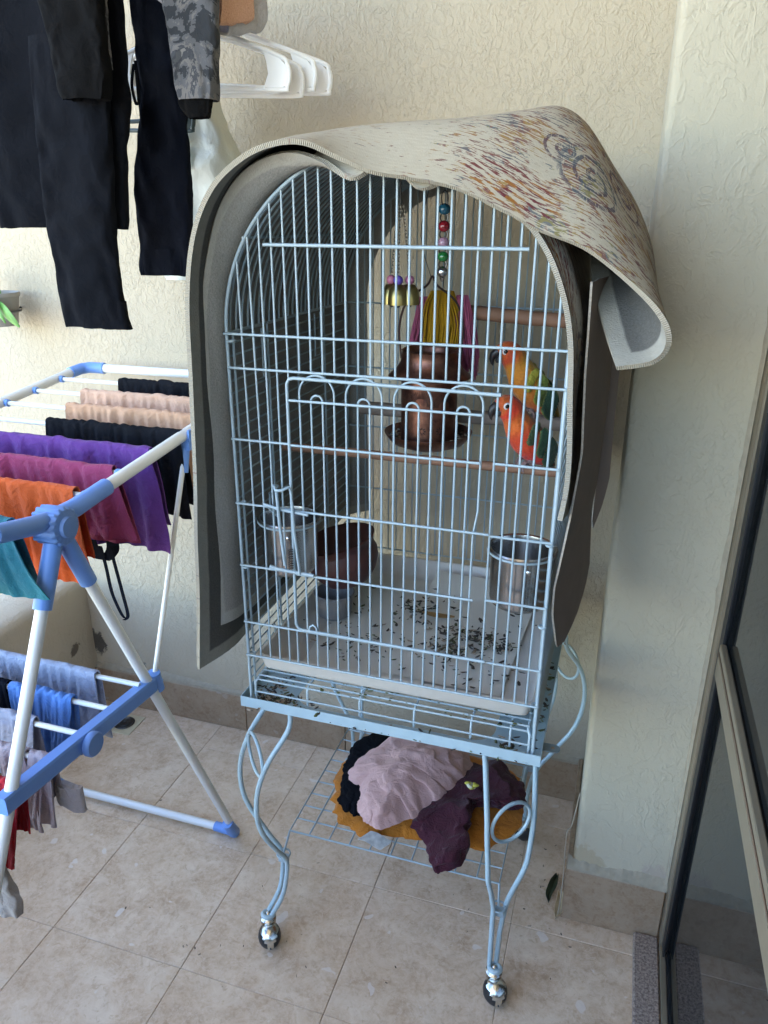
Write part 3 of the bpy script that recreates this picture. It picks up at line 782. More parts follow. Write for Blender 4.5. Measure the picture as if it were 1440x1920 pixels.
# orange peel scrap
mb = MB(); P_ = []
for i in range(16):
    for j in range(5):
        t, s = i / 15, j / 4 - .5
        P_.append((.745 + t * .07, .43 - .012 * math.sin(PI * t) + s * .018 * math.sin(PI * (.1 + .8 * t)), .7195 + .004 * math.sin(PI * t) + .003 * abs(s)))
mb.sheet(P_, 16, 5, .0016, (0, 0, 0)); tag(mb.build('fruit_peel', plain('dried_peel', (.30, .17, .06), .7)), 'dried brown fruit peel lying on the tray paper', 'peel')
# steel cups hung in the corners
M_steel = plain('stainless_steel', (.50, .48, .46), .24, 1.0, var=.2, nscale=35, bump=.05, bscale=200)
def cup(c, label, tilt=0):
    o = empty('steel_cup', c, label, 'cup', 'steel feeding cups')
    cx, cy, cz = c; mb = MB()
    mb.lathe([(0, .0), (.043, 0), (.0485, .004), (.0505, .012), (.052, .095), (.0575, .0985), (.0585, .102), (.0565, .1045), (.0525, .103), (.051, .096), (.0495, .014), (.045, .006), (0, .005)], c, 36)
    mb.build('bowl', M_steel, o)
    mb = MB(); mb.lathe([(.0035, 0), (.0035, .002), (.002, .003), (0, .003)], (cx + .018, cy - .0485, cz + .080), 10, 0, Matrix.Rotation(PI / 2, 3, 'X')); mb.build('rivet', M_steel, o)
    mb = MB(); mb.torus((cx, cy, cz + .0975), .0565, .0024, (0, 0, 1), 32, 7); mb.build('holder_ring', M_wire, o)
cup((.549, .188, .908), 'steel feeding cup in the left corner of the cage')
cup((.974, .188, .905), 'steel feeding cup in the right corner of the cage')
mb = MB(); mb.lathe([(0, 0), (.030, 0), (.036, .004), (.042, .052), (.0445, .055), (.042, .057), (.040, .054), (.034, .008), (0, .006)], (.560, .375, .7125), 28)
tag(mb.build('plastic_pot', plain('grey_plastic', (.26, .24, .23), .5)), 'small grey pot standing under the clay bowl', 'pot')
Mt = Matrix.Rotation(R(-13), 3, 'Y') @ Matrix.Rotation(R(4), 3, 'X')
cl_ = empty('clay_bowl', (.598, .372, .778), 'tilted dark maroon clay bowl in the left of the cage', 'bowl')
mb = MB(); mb.lathe([(0, 0), (.026, .001), (.042, .012), (.056, .034), (.064, .058), (.0655, .076), (.061, .094), (.060, .100), (.0665, .112), (.068, .116), (.0655, .1175), (.061, .1165)], (.598, .372, .797), 40, 0, Mt @ Matrix.Diagonal((1.16, 1.16, .90))); mb.build('wall', plain('dark_clay', (.085, .030, .026), .5, var=.3, nscale=25, bump=.2, bscale=60), cl_)
mb = MB(); mb.lathe([(.061, .1163), (.054, .102), (.056, .08), (.050, .045), (.03, .018), (0, .012)], (.598, .372, .797), 40, 0, Mt @ Matrix.Diagonal((1.16, 1.16, .90))); mb.build('inside', plain('black_inside', (.012, .010, .012), .35), cl_)  # inside coloured near black for contrast with the maroon wall
# perches
M_perch = plain('worn_wood', (.24, .12, .07), .7, var=.35, nscale=30, bump=.4, bscale=70)
M_perch2 = plain('grey_wood', (.20, .155, .125), .8, var=.3, nscale=30, bump=.4, bscale=70)
def perch(a, b, r, mat, label):
    a, b = Vector(a), Vector(b); pts = [a.lerp(b, i / 16) + Vector((0, .001 * N3(i, 2, r * 900), .0012 * N3(i * .7, 5, r * 700))) for i in range(17)]
    mb = MB(); mb.tube(pts, [r * (1 + .06 * N3(i * .6, 1, 3)) for i in range(17)], 12); tag(mb.build('perch', mat), label, 'perch', 'wooden perches')
perch((.487, .300, 1.108), (1.024, .300, 1.108), .0085, M_perch, 'thin brown lower perch under the lower parrot')
perch((.594, .455, 1.158), (1.024, .470, 1.152), .0135, M_perch2, 'thick grey middle perch behind the copper feeder')
perch((.80, .50, 1.352), (1.024, .50, 1.340), .0135, M_perch, 'short brown upper perch at the right of the toys')
# copper feeder
n = NT('aged_copper'); co = n.coord('Object')
n.color(n.mix(n.ramp(n.noise(co, 30, 5, .7), [(.35, 0.0), (.7, 1.0)]), (.10, .04, .03), (.28, .13, .085))); n.set(Roughness=.38, Metallic=.85); n.bump(n.noise(co, 90, 3), .1, .001)
M_cop = n.m; M_copd = plain('dark_copper', (.045, .022, .018), .5, .6)
fd = empty('bird_feeder', (.757, .385, 1.11), 'copper lantern shaped seed feeder with round dish', 'feeder')
F = (.757, .385, 1.106)
mb = MB(); mb.lathe([(.0, .0), (.04, .002), (.070, .014), (.082, .028), (.0845, .034), (.081, .034), (.068, .020), (.04, .012), (0, .010)], F, 40); mb.build('dish', M_cop, fd)
mb = MB(); mb.lathe([(.053, .013), (.053, .140), (.050, .141), (.050, .014)], F, 36)
mb.build('cylinder', M_cop, fd)
def motif(cz, a0, kind):
    mb = MB()
    def on(a, z): return Vector((F[0] + .0536 * math.cos(a), F[1] + .0536 * math.sin(a), F[2] + z))
    if kind == 'sun':
        for k in range(22):
            b = lerp(-1.5, 1.7, k / 21); r0, r1 = .012, .026
            p = [on(a0 + math.sin(b) * lerp(r0, r1, q) / .053, cz + math.cos(b) * lerp(r0, r1, q)) for q in (0, .3, .6, 1)]
            mb.tube(p, .0006, 5)
    else:
        for k in range(8):
            b = k * PI / 4
            mb.tube([on(a0 + math.cos(b) * r_ / .053, cz + math.sin(b) * r_) for r_ in (.003, .005, .008)], [.0006, .0014, .0004], 5)
    mb.build('punched_motif', M_copd, fd)
motif(.095, -PI / 2 - .05, 'sun'); motif(.046, -PI / 2 + .02, 'flower'); motif(.046, -PI / 2 + .65, 'flower'); motif(.046, -PI / 2 - .65, 'flower'); motif(.09, -PI / 2 + .8, 'sun')
mb = MB(); mb.lathe([(.078, .140), (.076, .1425), (.062, .155), (.055, .166), (.052, .186), (.0535, .188), (.050, .190), (.046, .186), (.046, .17), (.05, .155), (.074, .139)], F, 40); mb.build('cap', M_cop, fd)
mb = MB(); mb.tube(crv([(F[0] - .056, F[1], F[2] + .17), (F[0] - .060, F[1], F[2] + .23), (F[0] - .045, F[1], F[2] + .275), (F[0] - .010, F[1], F[2] + .302), (F[0] + .0, F[1], F[2] + .318), (F[0] + .010, F[1], F[2] + .302), (F[0] + .045, F[1], F[2] + .275), (F[0] + .060, F[1], F[2] + .23), (F[0] + .056, F[1], F[2] + .17)], 60), .0020, 7); mb.build('handle', M_copd, fd)
mb = MB(); mb.tube(crv([(F[0] - .003, F[1], F[2] + .318), (F[0] - .02, F[1] - .01, 1.50), (F[0] + .01, F[1] - .03, ZS + RA - .004)], 12), .0008, 5); mb.build('hanging_wire', M_drk, fd)
rg = random.Random(3); mb = MB()
for _ in range(160):
    a = rg.uniform(0, 2 * PI); r_ = rg.uniform(.052, .074); mb.ball((F[0] + r_ * math.cos(a), F[1] + r_ * math.sin(a), F[2] + .019 + (r_ - .052) * .4 + rg.uniform(0, .004)), .0028, 6, rg.randrange(2), (1.6, .8, .5), Matrix.Rotation(rg.uniform(0, 3), 3, 'Z'))
tag(mb.build('feeder_seed', [M_husk, M_husk2]), 'dark seeds heaped in the feeder dish', kind='stuff')
# shredded paper toy hanging behind the feeder
ty = empty('shredding_toy', (.757, .47, 1.26), 'yellow and pink shredded fibre toy hanging behind the feeder', 'toy')
M_yel = cloth('yellow_fibre', (.46, .25, .012), (.28, .14, .008), bump=.4); M_pnk = cloth('pink_fibre', (.40, .10, .17), (.26, .05, .11), bump=.4)
def strands(cx, cy, zt, zb, rx, n, seed, mat, name, spread, parent):
    rg = random.Random(seed); mb = MB()
    for _ in range(n):
        a = rg.uniform(0, 2 * PI); q = math.sqrt(rg.random()); L = rg.uniform(.75, 1.05)
        p = []
        for k in range(7):
            t = k / 6; w_ = math.sin(PI * min(1, .12 + t * .62)) ** .7
            p.append((cx + math.cos(a) * rx * q * w_ + spread * t * t + .004 * N3(t * 3, a, seed), cy + math.sin(a) * rx * .8 * q * w_ + .004 * N3(t * 3, a * 2, seed + 4), lerp(zt, zb, t * L)))
        mb.tube(p, rg.uniform(.0009, .0022), 4, caps=False)
    mb.ball((cx + spread * .25, cy + .004, lerp(zt, zb, .55)), 1, 14, 0, (rx * .80, rx * .6, (zt - zb) * .46))
    mb.build(name, mat, parent)
strands(.757, .470, 1.392, 1.258, .042, 200, 1, M_yel, 'yellow_bundle', 0, ty)
strands(.795, .475, 1.385, 1.230, .022, 90, 2, M_pnk, 'pink_bundle', .020, ty)
strands(.722, .475, 1.380, 1.285, .018, 60, 3, M_pnk, 'pink_bundle', -.016, ty)
mb = MB(); mb.tube([(.757, .47, 1.385), (.762, .46, 1.50), (.765, .45, ZS + RA - .003)], .0011, 6); mb.build('cord', M_drk, ty)
# three brass bells on chains
bt = empty('bell_toy', (.721, .30, 1.38), 'three small brass bells hanging on a chain', 'toy')
M_brs = plain('antique_brass', (.33, .26, .10), .33, .95, var=.25, nscale=50)
def chain(a, b, rl, parent, mat):
    a, b = Vector(a), Vector(b); n = int((b - a).length / (rl * 1.55)); mb = MB(); d = (b - a).normalized(); e1 = d.orthogonal().normalized(); e2 = d.cross(e1)
    for i in range(n):
        c = a.lerp(b, (i + .5) / n); s = e1 if i % 2 else e2
        mb.tube([c + d * rl * math.cos(2 * PI * k / 10) + s * rl * .6 * math.sin(2 * PI * k / 10) for k in range(10)], rl * .22, 4, True)
    mb.build('chain', mat, parent)
top = (.721, .30, 1.545)
mb = MB(); mb.tube([(.721, .30, ZS + RA), (.721, .30, 1.56), (.721, .30, 1.54)], .0016, 6); mb.build('hook', M_drk, bt)
M_chain = plain('dark_chain', (.22, .19, .15), .4, .9)
for dx, dy, bc in ((-.016, .004, (.46, .16, .24)), (.0, -.008, (.14, .09, .42)), (.016, .006, (.46, .17, .26))):
    chain((top[0] + dx * .25, top[1] + dy * .3, 1.54), (.721 + dx, .30 + dy, 1.429), .0036, bt, M_chain)
    mb = MB(); mb.ball((.721 + dx, .30 + dy, 1.422), .0085, 14, 0, (1, 1, .95)); mb.build('bead', plain('bead_paint', bc, .35), bt)
for dx, dy in ((-.015, .004), (.0, -.008), (.016, .005)):
    mb = MB(); mb.lathe([(.003, .034), (.010, .032), (.0155, .024), (.0175, .012), (.0178, .0), (.0165, .0), (.016, .012), (.013, .024), (0, .03)], (.721 + dx, .30 + dy, 1.382), 24); b_ = mb.build('bell', M_brs, bt)
    mb = MB(); mb.ball((.721 + dx, .30 + dy, 1.381), .0045, 10); mb.build('clapper', M_drk, b_)
# string of coloured beads with a jingle bell
bs = empty('bead_string', (.795, .30, 1.43), 'string of coloured beads ending in a silver bell', 'toy')
for (z, c, r_) in ((1.534, (.015, .09, .15), .0098), (1.508, (.24, .012, .02), .0098), (1.483, (.42, .24, .32), .0092), (1.461, (.015, .15, .03), .0092)):
    mb = MB(); mb.ball((.7955, .30, z), r_, 16, 0, (1.05, 1, .92)); mb.build('bead', plain('glossy_bead', c, .18, coat=.5), bs)
    mb = MB(); mb.torus((.7955, .300, z - .0125), .0075, .0011, (.3, 1, 0), 18, 5); mb.build('link', M_drk, bs)
mb = MB(); mb.tube([(.7955 + .0055 * math.cos(2 * PI * k / 14), .30, 1.550 + .012 * math.sin(2 * PI * k / 14)) for k in range(14)], .0011, 5, True); mb.build('link', M_drk, bs)
mb = MB(); mb.ball((.795, .30, 1.437), .0092, 16, 0, (1, 1, 1)); mb.tube([(.795, .30, 1.428), (.795, .30, 1.421)], [.005, .001], 8); mb.build('jingle_bell', plain('silver', (.55, .53, .53), .2, 1.0), bs)
mb = MB(); mb.tube([(.7955, .30, 1.562), (.7955, .30, ZS + RA)], .0008, 5); mb.build('cord', M_drk, bs)

# ================================================================ PARROTS
def feather_mat():
    n = NT('plumage'); co = n.coord('Object')
    at = n.n('ShaderNodeAttribute'); at.attribute_name = 'Col'
    f = n.noise(n.coord('Object', scale=(1, 1, 2.5)), 160, 4, .65)
    c = n.mix(.6, at.outputs['Color'], n.mix(f, (.15, .15, .15), (.85, .85, .85)), 'OVERLAY')
    n.color(c); n.set(Roughness=.75); n.b.inputs['Sheen Weight'].default_value = .15
    vo = n.n('ShaderNodeTexVoronoi'); vo.inputs['Scale'].default_value = 150; n.l(n.coord('Object', scale=(1, 1, .55), rot=(0, R(35), 0)), vo.inputs[0])
    n.bump(n.math('ADD', n.math('MULTIPLY', n.noise(co, 220, 4, .7), .4), vo.outputs['Distance']), .7, .0025); return n.m
M_feather = feather_mat()
M_beak = plain('dark_beak', (.025, .022, .022), .42, nscale=100); M_eye = plain('dark_eye', (.008, .006, .005), .08); M_skin = plain('pale_eye_ring', (.62, .56, .54), .6); M_foot = plain('grey_pink_foot', (.20, .13, .12), .7, nscale=120, var=.3)
def parrot(loc, yaw, pal, label, scale=1.0, headyaw=0.0, tail_drop=0.0):
    """local frame: looks towards -X, up +Z, origin on the perch between the feet"""
    root = empty('parrot', loc, label, 'parrot', 'sun coloured parrots in the cage')
    root.rotation_euler = (0, 0, yaw)
    S = scale
    # spine stations from vent to beak base: (x, z, half width y, half height, colour)
    st = [(.068, -.006, .004, .004, pal['vent']), (.058, .006, .011, .011, pal['vent']), (.043, .018, .024, .0245, pal['belly']), (.024, .036, .0325, .033, pal['belly']), (.006, .056, .0365, .0365, pal['breast']),
          (-.008, .074, .0345, .0345, pal['breast']), (-.018, .090, .0295, .030, pal['neck']), (-.026, .104, .0245, .0265, pal['neck']), (-.034, .117, .0245, .0262, pal['face']), (-.044, .126, .0235, .0245, pal['face']),
          (-.054, .130, .0195, .020, pal['crown']), (-.062, .130, .0135, .014, pal['brow']), (-.067, .128, .006, .007, pal['brow'])]
    C_ = [Vector((a[0], 0, a[1])) for a in st]; nr = 20; K = 40; P_ = []; cols = []
    W_ = [Vector((a[2], a[3], 0)) for a in st]; Q_ = [Vector(a[4]) for a in st]
    for i in range(K):
        t = i / (K - 1); c = cr(C_, t); d = (cr(C_, min(1, t + .02)) - cr(C_, max(0, t - .02))).normalized(); wv = cr(W_, t); q = cr(Q_, t)
        nrm = Vector((-d.z, 0, d.x)) if d.x < 0 else Vector((-d.z, 0, d.x))
        nrm = Vector((d.z, 0, -d.x))          # dorsal side: back (+x) / up
        for j in range(nr):
            a = 2 * PI * j / nr
            p = c + nrm * (math.cos(a) * max(wv.y, .001)) + Vector((0, 1, 0)) * (math.sin(a) * max(wv.x, .001))
            p += p.normalized() * .0012 * N3(p.x * 160, p.y * 160, p.z * 120)
            dors = max(0, math.cos(a)); cc = q.lerp(Vector(pal['back']), dors ** 1.5 * (1 - sstep(.55, .8, t)))
            cc = cc * (1 + .18 * N3(p.x * 60, p.y * 60, p.z * 60))
            P_.append(p * S); cols.append(tuple(max(.002, x * .72) for x in cc))
    P_.append(C_[0] * S); cols.append(tuple(Q_[0])); P_.append(C_[-1] * S); cols.append(tuple(Q_[-1]))
    fs = [(i * nr + j, i * nr + (j + 1) % nr, (i + 1) * nr + (j + 1) % nr, (i + 1) * nr + j) for i in range(K - 1) for j in range(nr)]
    fs += [((j + 1) % nr, j, K * nr) for j in range(nr)] + [((K - 1) * nr + j, (K - 1) * nr + (j + 1) % nr, K * nr + 1) for j in range(nr)]
    mb = MB(); mb.add(P_, fs, 0, None, cols)
    me = mb.mesh('parrot_body', M_feather)
    def child(name, me): 
        o = bpy.data.objects.new(name, me); col.objects.link(o); o.parent = root; return o
    child('body', me)
    # beak: hooked upper and small lower mandible
    mb = MB(); B = [(-.060, .129, .0100), (-.068, .127, .0098), (-.0745, .121, .0084), (-.0775, .112, .0060), (-.0765, .103, .0030), (-.0745, .0985, .0006)]
    mb.tube([Vector((x, 0, z)) * S for x, z, r_ in B], [r_ * S for *_, r_ in B], 12)
    B = [(-.058, .115, .0080), (-.065, .110, .0068), (-.0695, .107, .0035)]
    mb.tube([Vector((x, 0, z)) * S for x, z, r_ in B], [r_ * S for *_, r_ in B], 10); child('beak', mb.mesh('beak', M_beak))
    for s in (-1, 1):
        mb = MB(); mb.ball(Vector((-.0505, s * .0193, .1305)) * S, .0075 * S, 16, 0, (1, .38, 1)); mb.ball(Vector((-.0508, s * .0208, .1306)) * S, .0046 * S, 14, 1, (1, .55, 1)); child('eye', mb.mesh('eye', [M_skin, M_eye]))
        # folded wing made of overlapping feather rows
        mb = MB()
        rows = [(0.0, .10, 7, pal['shoulder'], .018, .011), (.22, .16, 8, pal['cover'], .026, .011), (.45, .15, 8, pal['flight'], .042, .0105)]
        ax = [Vector((-.004, .0335, .088)), Vector((.020, .0405, .068)), Vector((.046, .0345, .036)), Vector((.068, .021, .006))]
        for (t0, tw, nf, cc, ln, wd) in rows:
            for f_ in range(nf):
                q = f_ / (nf - 1); c0 = cr(ax, t0 + tw * q * 1.5); off = lerp(-.013, .021, q)
                d = (cr(ax, min(1, t0 + .12 + tw * q * 1.5)) - c0).normalized(); d = (d + Vector((.15, 0, -.35)) * (.3 + .3 * (1 - q))).normalized()
                nn = Vector((.1, 1, .1)).normalized(); sd_ = d.cross(nn).normalized()
                c0 = c0 + sd_ * off * -1 + nn * (.0012 * (3 - rows.index((t0, tw, nf, cc, ln, wd))))
                g = []; cl = []
                for i in range(7):
                    u = i / 6
                    for k in (-1, -.5, 0, .5, 1):
                        ww = wd * (math.sin(PI * min(1, .18 + u * .80)) ** .6) * .8
                        p = c0 + d * ln * u + sd_ * ww * k - nn * (.0035 * k * k + .006 * u * u)
                        g.append(Vector((p.x, p.y * s, p.z)) * S)
                        e = Vector(cc).lerp(Vector(pal['edge']), .75 * sstep(.6, 1, abs(k)) * (.5 if t0 > .4 else .9)) * (1 + .25 * N3(p.x * 90, p.z * 90, q * 5)); cl.append(tuple(max(.002, v) for v in e))
                mb.grid(g, 7, 5, 0, None, cl)
        child('wing', mb.mesh('wing', M_feather))
    # tail: a stack of long narrow feathers
    mb = MB()
    for k in range(7):
        s = k - 3; L_ = .125 - .010 * abs(s); d = Vector((.52, .055 * s, -.86 - tail_drop)).normalized(); sd_ = Vector((0, 1, 0)); g = []; cl = []; c0 = Vector((.058, .003 * s, .010 - .0015 * abs(s)))
        for i in range(9):
            u = i / 8
            for q in (-1, 0, 1):
                ww = .0065 * (math.sin(PI * min(1, .25 + u * .73)) ** .5); g.append((c0 + d * L_ * u + sd_ * ww * q - Vector((.001, 0, .0)) * abs(q)) * S)
                e = Vector(pal['tail']).lerp(Vector(pal['edge']), .5 if (abs(q) and abs(s) > 1) else .05); cl.append(tuple(e))
        mb.grid(g, 9, 3, 0, None, cl)
    child('tail', mb.mesh('tail', M_feather))
    # legs and toes gripping the perch
    for s in (-1, 1):
        mb = MB(); hip = Vector((.022, s * .014, .022)); ank = Vector((.004, s * .015, .010))
        mb.tube([hip * S, (hip.lerp(ank, .5) + Vector((.002, 0, -.002))) * S, ank * S], [.0075 * S, .0050 * S, .0036 * S], 8)
        for (ty_, dx) in ((-.005, -1), (.003, -1), (-.003, 1), (.005, 1)):
            b0 = ank; mb.tube([b0 * S, Vector((ank.x + dx * .007, ank.y + ty_, .009)) * S, Vector((ank.x + dx * .0125, ank.y + ty_ * 1.3, .001)) * S, Vector((ank.x + dx * .012, ank.y + ty_ * 1.4, -.008)) * S, Vector((ank.x + dx * .009, ank.y + ty_ * 1.4, -.013)) * S], [.0032 * S, .0031 * S, .0028 * S, .0018 * S, .0004 * S], 7)
        child('foot', mb.mesh('foot', M_foot))
    return root
P1 = dict(vent=(.30, .16, .02), belly=(.60, .13, .015), breast=(.66, .21, .012), neck=(.70, .24, .010), face=(.66, .075, .008), crown=(.66, .11, .008), brow=(.55, .10, .01), back=(.55, .30, .02), shoulder=(.30, .26, .02), cover=(.10, .13, .015), flight=(.012, .045, .02), edge=(.34, .32, .04), tail=(.03, .05, .02))
P2 = dict(vent=(.34, .05, .012), belly=(.66, .028, .010), breast=(.74, .060, .008), neck=(.76, .13, .008), face=(.74, .050, .007), crown=(.66, .12, .010), brow=(.62, .09, .012), back=(.20, .09, .015), shoulder=(.030, .05, .015), cover=(.012, .05, .018), flight=(.010, .035, .018), edge=(.13, .15, .03), tail=(.02, .04, .02))
parrot((.952, .300, 1.1165), R(28), P2, 'red-orange parrot with pale eye ring on the lower perch', .84)
parrot((.930, .470, 1.1685), R(12), P1, 'yellow-orange parrot on the thick middle perch, the upper one', .92)
# ================================================================ COVERS OVER THE CAGE
def rug_mats(nm, base, under, band, pattern):
    n = NT(nm + '_face'); uv = n.n('ShaderNodeUVMap'); uv.uv_map = 'UVMap'; u0 = uv.outputs[0]
    def mp(sc, rot=0):
        x = n.n('ShaderNodeMapping'); x.inputs['Scale'].default_value = (sc[0], sc[1], 1); x.inputs['Rotation'].default_value = (0, 0, rot); n.l(u0, x.inputs[0]); return x.outputs[0]
    rib = n.n('ShaderNodeTexWave'); rib.inputs['Scale'].default_value = 55; rib.inputs['Distortion'].default_value = 1.2; rib.inputs['Detail'].default_value = 2; n.l(mp((1, 1), R(90)), rib.inputs[0])
    f = n.noise(mp((60, 260)), 1, 3); c = n.mix(f, tuple(x * .82 for x in base), tuple(min(1, x * 1.08) for x in base))
    if pattern:
        su = n.vec(u0)
        du = n.math('SUBTRACT', su[0], 1.39); dv = n.math('SUBTRACT', su[1], .095)
        d = n.math('SQRT', n.math('ADD', n.math('MULTIPLY', du, du), n.math('MULTIPLY', dv, n.math('MULTIPLY', dv, 1.3))))
        th = n.math('ARCTAN2', dv, du)
        dens = n.ramp(d, [(.05, .095), (.15, .082), (.26, .012), (.6, .0)])
        dash = n.noise(mp((46, 420), R(-14)), 1, 3, .62); dash2 = n.noise(mp((300, 60), R(20)), 1, 3, .6)
        big = n.noise(mp((14, 26)), 1, 4, .6, .6)
        # scrolls: log-spiral bands round two centres, broken up by the weave
        def spiral(cu, cv, rad, pitch, sgn):
            a = n.math('SUBTRACT', su[0], cu); b = n.math('SUBTRACT', su[1], cv)
            r_ = n.math('SQRT', n.math('ADD', n.math('MULTIPLY', a, a), n.math('MULTIPLY', n.math('MULTIPLY', b, b), 1.7)))
            ph = n.math('ADD', n.math('MULTIPLY', r_, 2 * PI / pitch), n.math('ADD', n.math('MULTIPLY', n.math('ARCTAN2', b, a), sgn), n.math('MULTIPLY', big, 3.0)))
            return n.math('MULTIPLY', n.ramp(n.math('SINE', ph), [(.52, 0.0), (.60, 1.0)]), n.ramp(r_, [(rad * .8, 1.0), (rad, 0.0)]))
        sp = n.math('MAXIMUM', spiral(1.385, .098, .062, .021, 1.0), spiral(1.455, .135, .045, .019, -1.0))
        sp = n.math('MAXIMUM', sp, spiral(1.335, .118, .035, .017, -1.0))
        sp = n.math('MULTIPLY', n.math('MULTIPLY', sp, n.ramp(dash2, [(.40, 0.0), (.45, 1.0)]))  , n.ramp(dash, [(.38, .30), (.45, 1.0)]))
        # slanted rope stripes near the front edge
        wl = n.math('ADD', n.math('SUBTRACT', su[1], n.math('MULTIPLY', n.math('SUBTRACT', su[0], 1.27), -.16)), n.math('MULTIPLY', n.math('SUBTRACT', n.noise(mp((9, 9)), 1, 2), .5), .03))
        stp = n.ramp(n.math('FRACT', n.math('MULTIPLY', wl, 105.0)), [(.0, 1.0), (.40, 1.0), (.46, 0.0)], 'CONSTANT')
        ex = n.math('DIVIDE', n.math('SUBTRACT', su[0], 1.27), .085); ey = n.math('DIVIDE', n.math('SUBTRACT', su[1], .036), .036)
        reg = n.ramp(n.math('ADD', n.math('ADD', n.math('MULTIPLY', ex, ex), n.math('MULTIPLY', ey, ey)), n.math('MULTIPLY', n.math('SUBTRACT', dash, .5), 2.2)), [(.75, 1.0), (.85, 0.0)])
        rope = n.math('MULTIPLY', n.math('MULTIPLY', stp, reg), n.ramp(dash, [(.44, 0.0), (.47, 1.0)]))
        k = n.math('ADD', n.math('ADD', n.math('MULTIPLY', dash, .66), n.math('MULTIPLY', big, .30)), dens)
        mask = n.ramp(k, [(.585, 0.0), (.595, 1.0)])
        hue = n.noise(mp((7, 12)), 1.3, 3, .7, 1.0)
        cc = n.ramp(hue, [(.0, (.045, .042, .06)), (.38, (.10, .024, .026)), (.46, (.19, .070, .014)), (.50, (.22, .125, .022)), (.53, (.115, .026, .025)), (.60, (.06, .075, .09)), (.64, (.13, .11, .025)), (.70, (.045, .03, .045))], 'CONSTANT')
        c = n.mix(n.math('MULTIPLY', mask, .8), c, cc)
        c = n.mix(n.math('MULTIPLY', sp, .85), c, n.ramp(hue, [(0, (.055, .045, .065)), (.5, (.07, .04, .055)), (.6, (.06, .07, .085))]))
        c = n.mix(n.math('MULTIPLY', rope, .9), c, n.ramp(hue, [(0, (.12, .024, .024)), (.48, (.23, .085, .015)), (.56, (.11, .02, .026))], 'CONSTANT'))
    n.color(c); n.set(Roughness=.92); n.b.inputs['Specular IOR Level'].default_value = .15
    n.bump(n.math('ADD', n.noise(mp((700, 300)), 1, 2), n.math('MULTIPLY', rib.outputs['Fac'], .12)), .5, .0012)
    face = n.m
    n = NT(nm + '_underside'); uv = n.n('ShaderNodeUVMap'); uv.uv_map = 'UVMap'; u0 = uv.outputs[0]; su = n.vec(u0)
    f = n.noise(n.coord('Object'), 300, 3, .7); wv = n.noise(n.coord('Object'), 12, 3)
    cu = n.mix(f, tuple(x * .55 for x in under), tuple(x * 1.3 for x in under)); cu = n.mix(n.math('MULTIPLY', wv, .3), cu, tuple(x * .7 for x in under))
    return face, n
def finish_under(n, cu_in, vmax, umax, band):
    pass
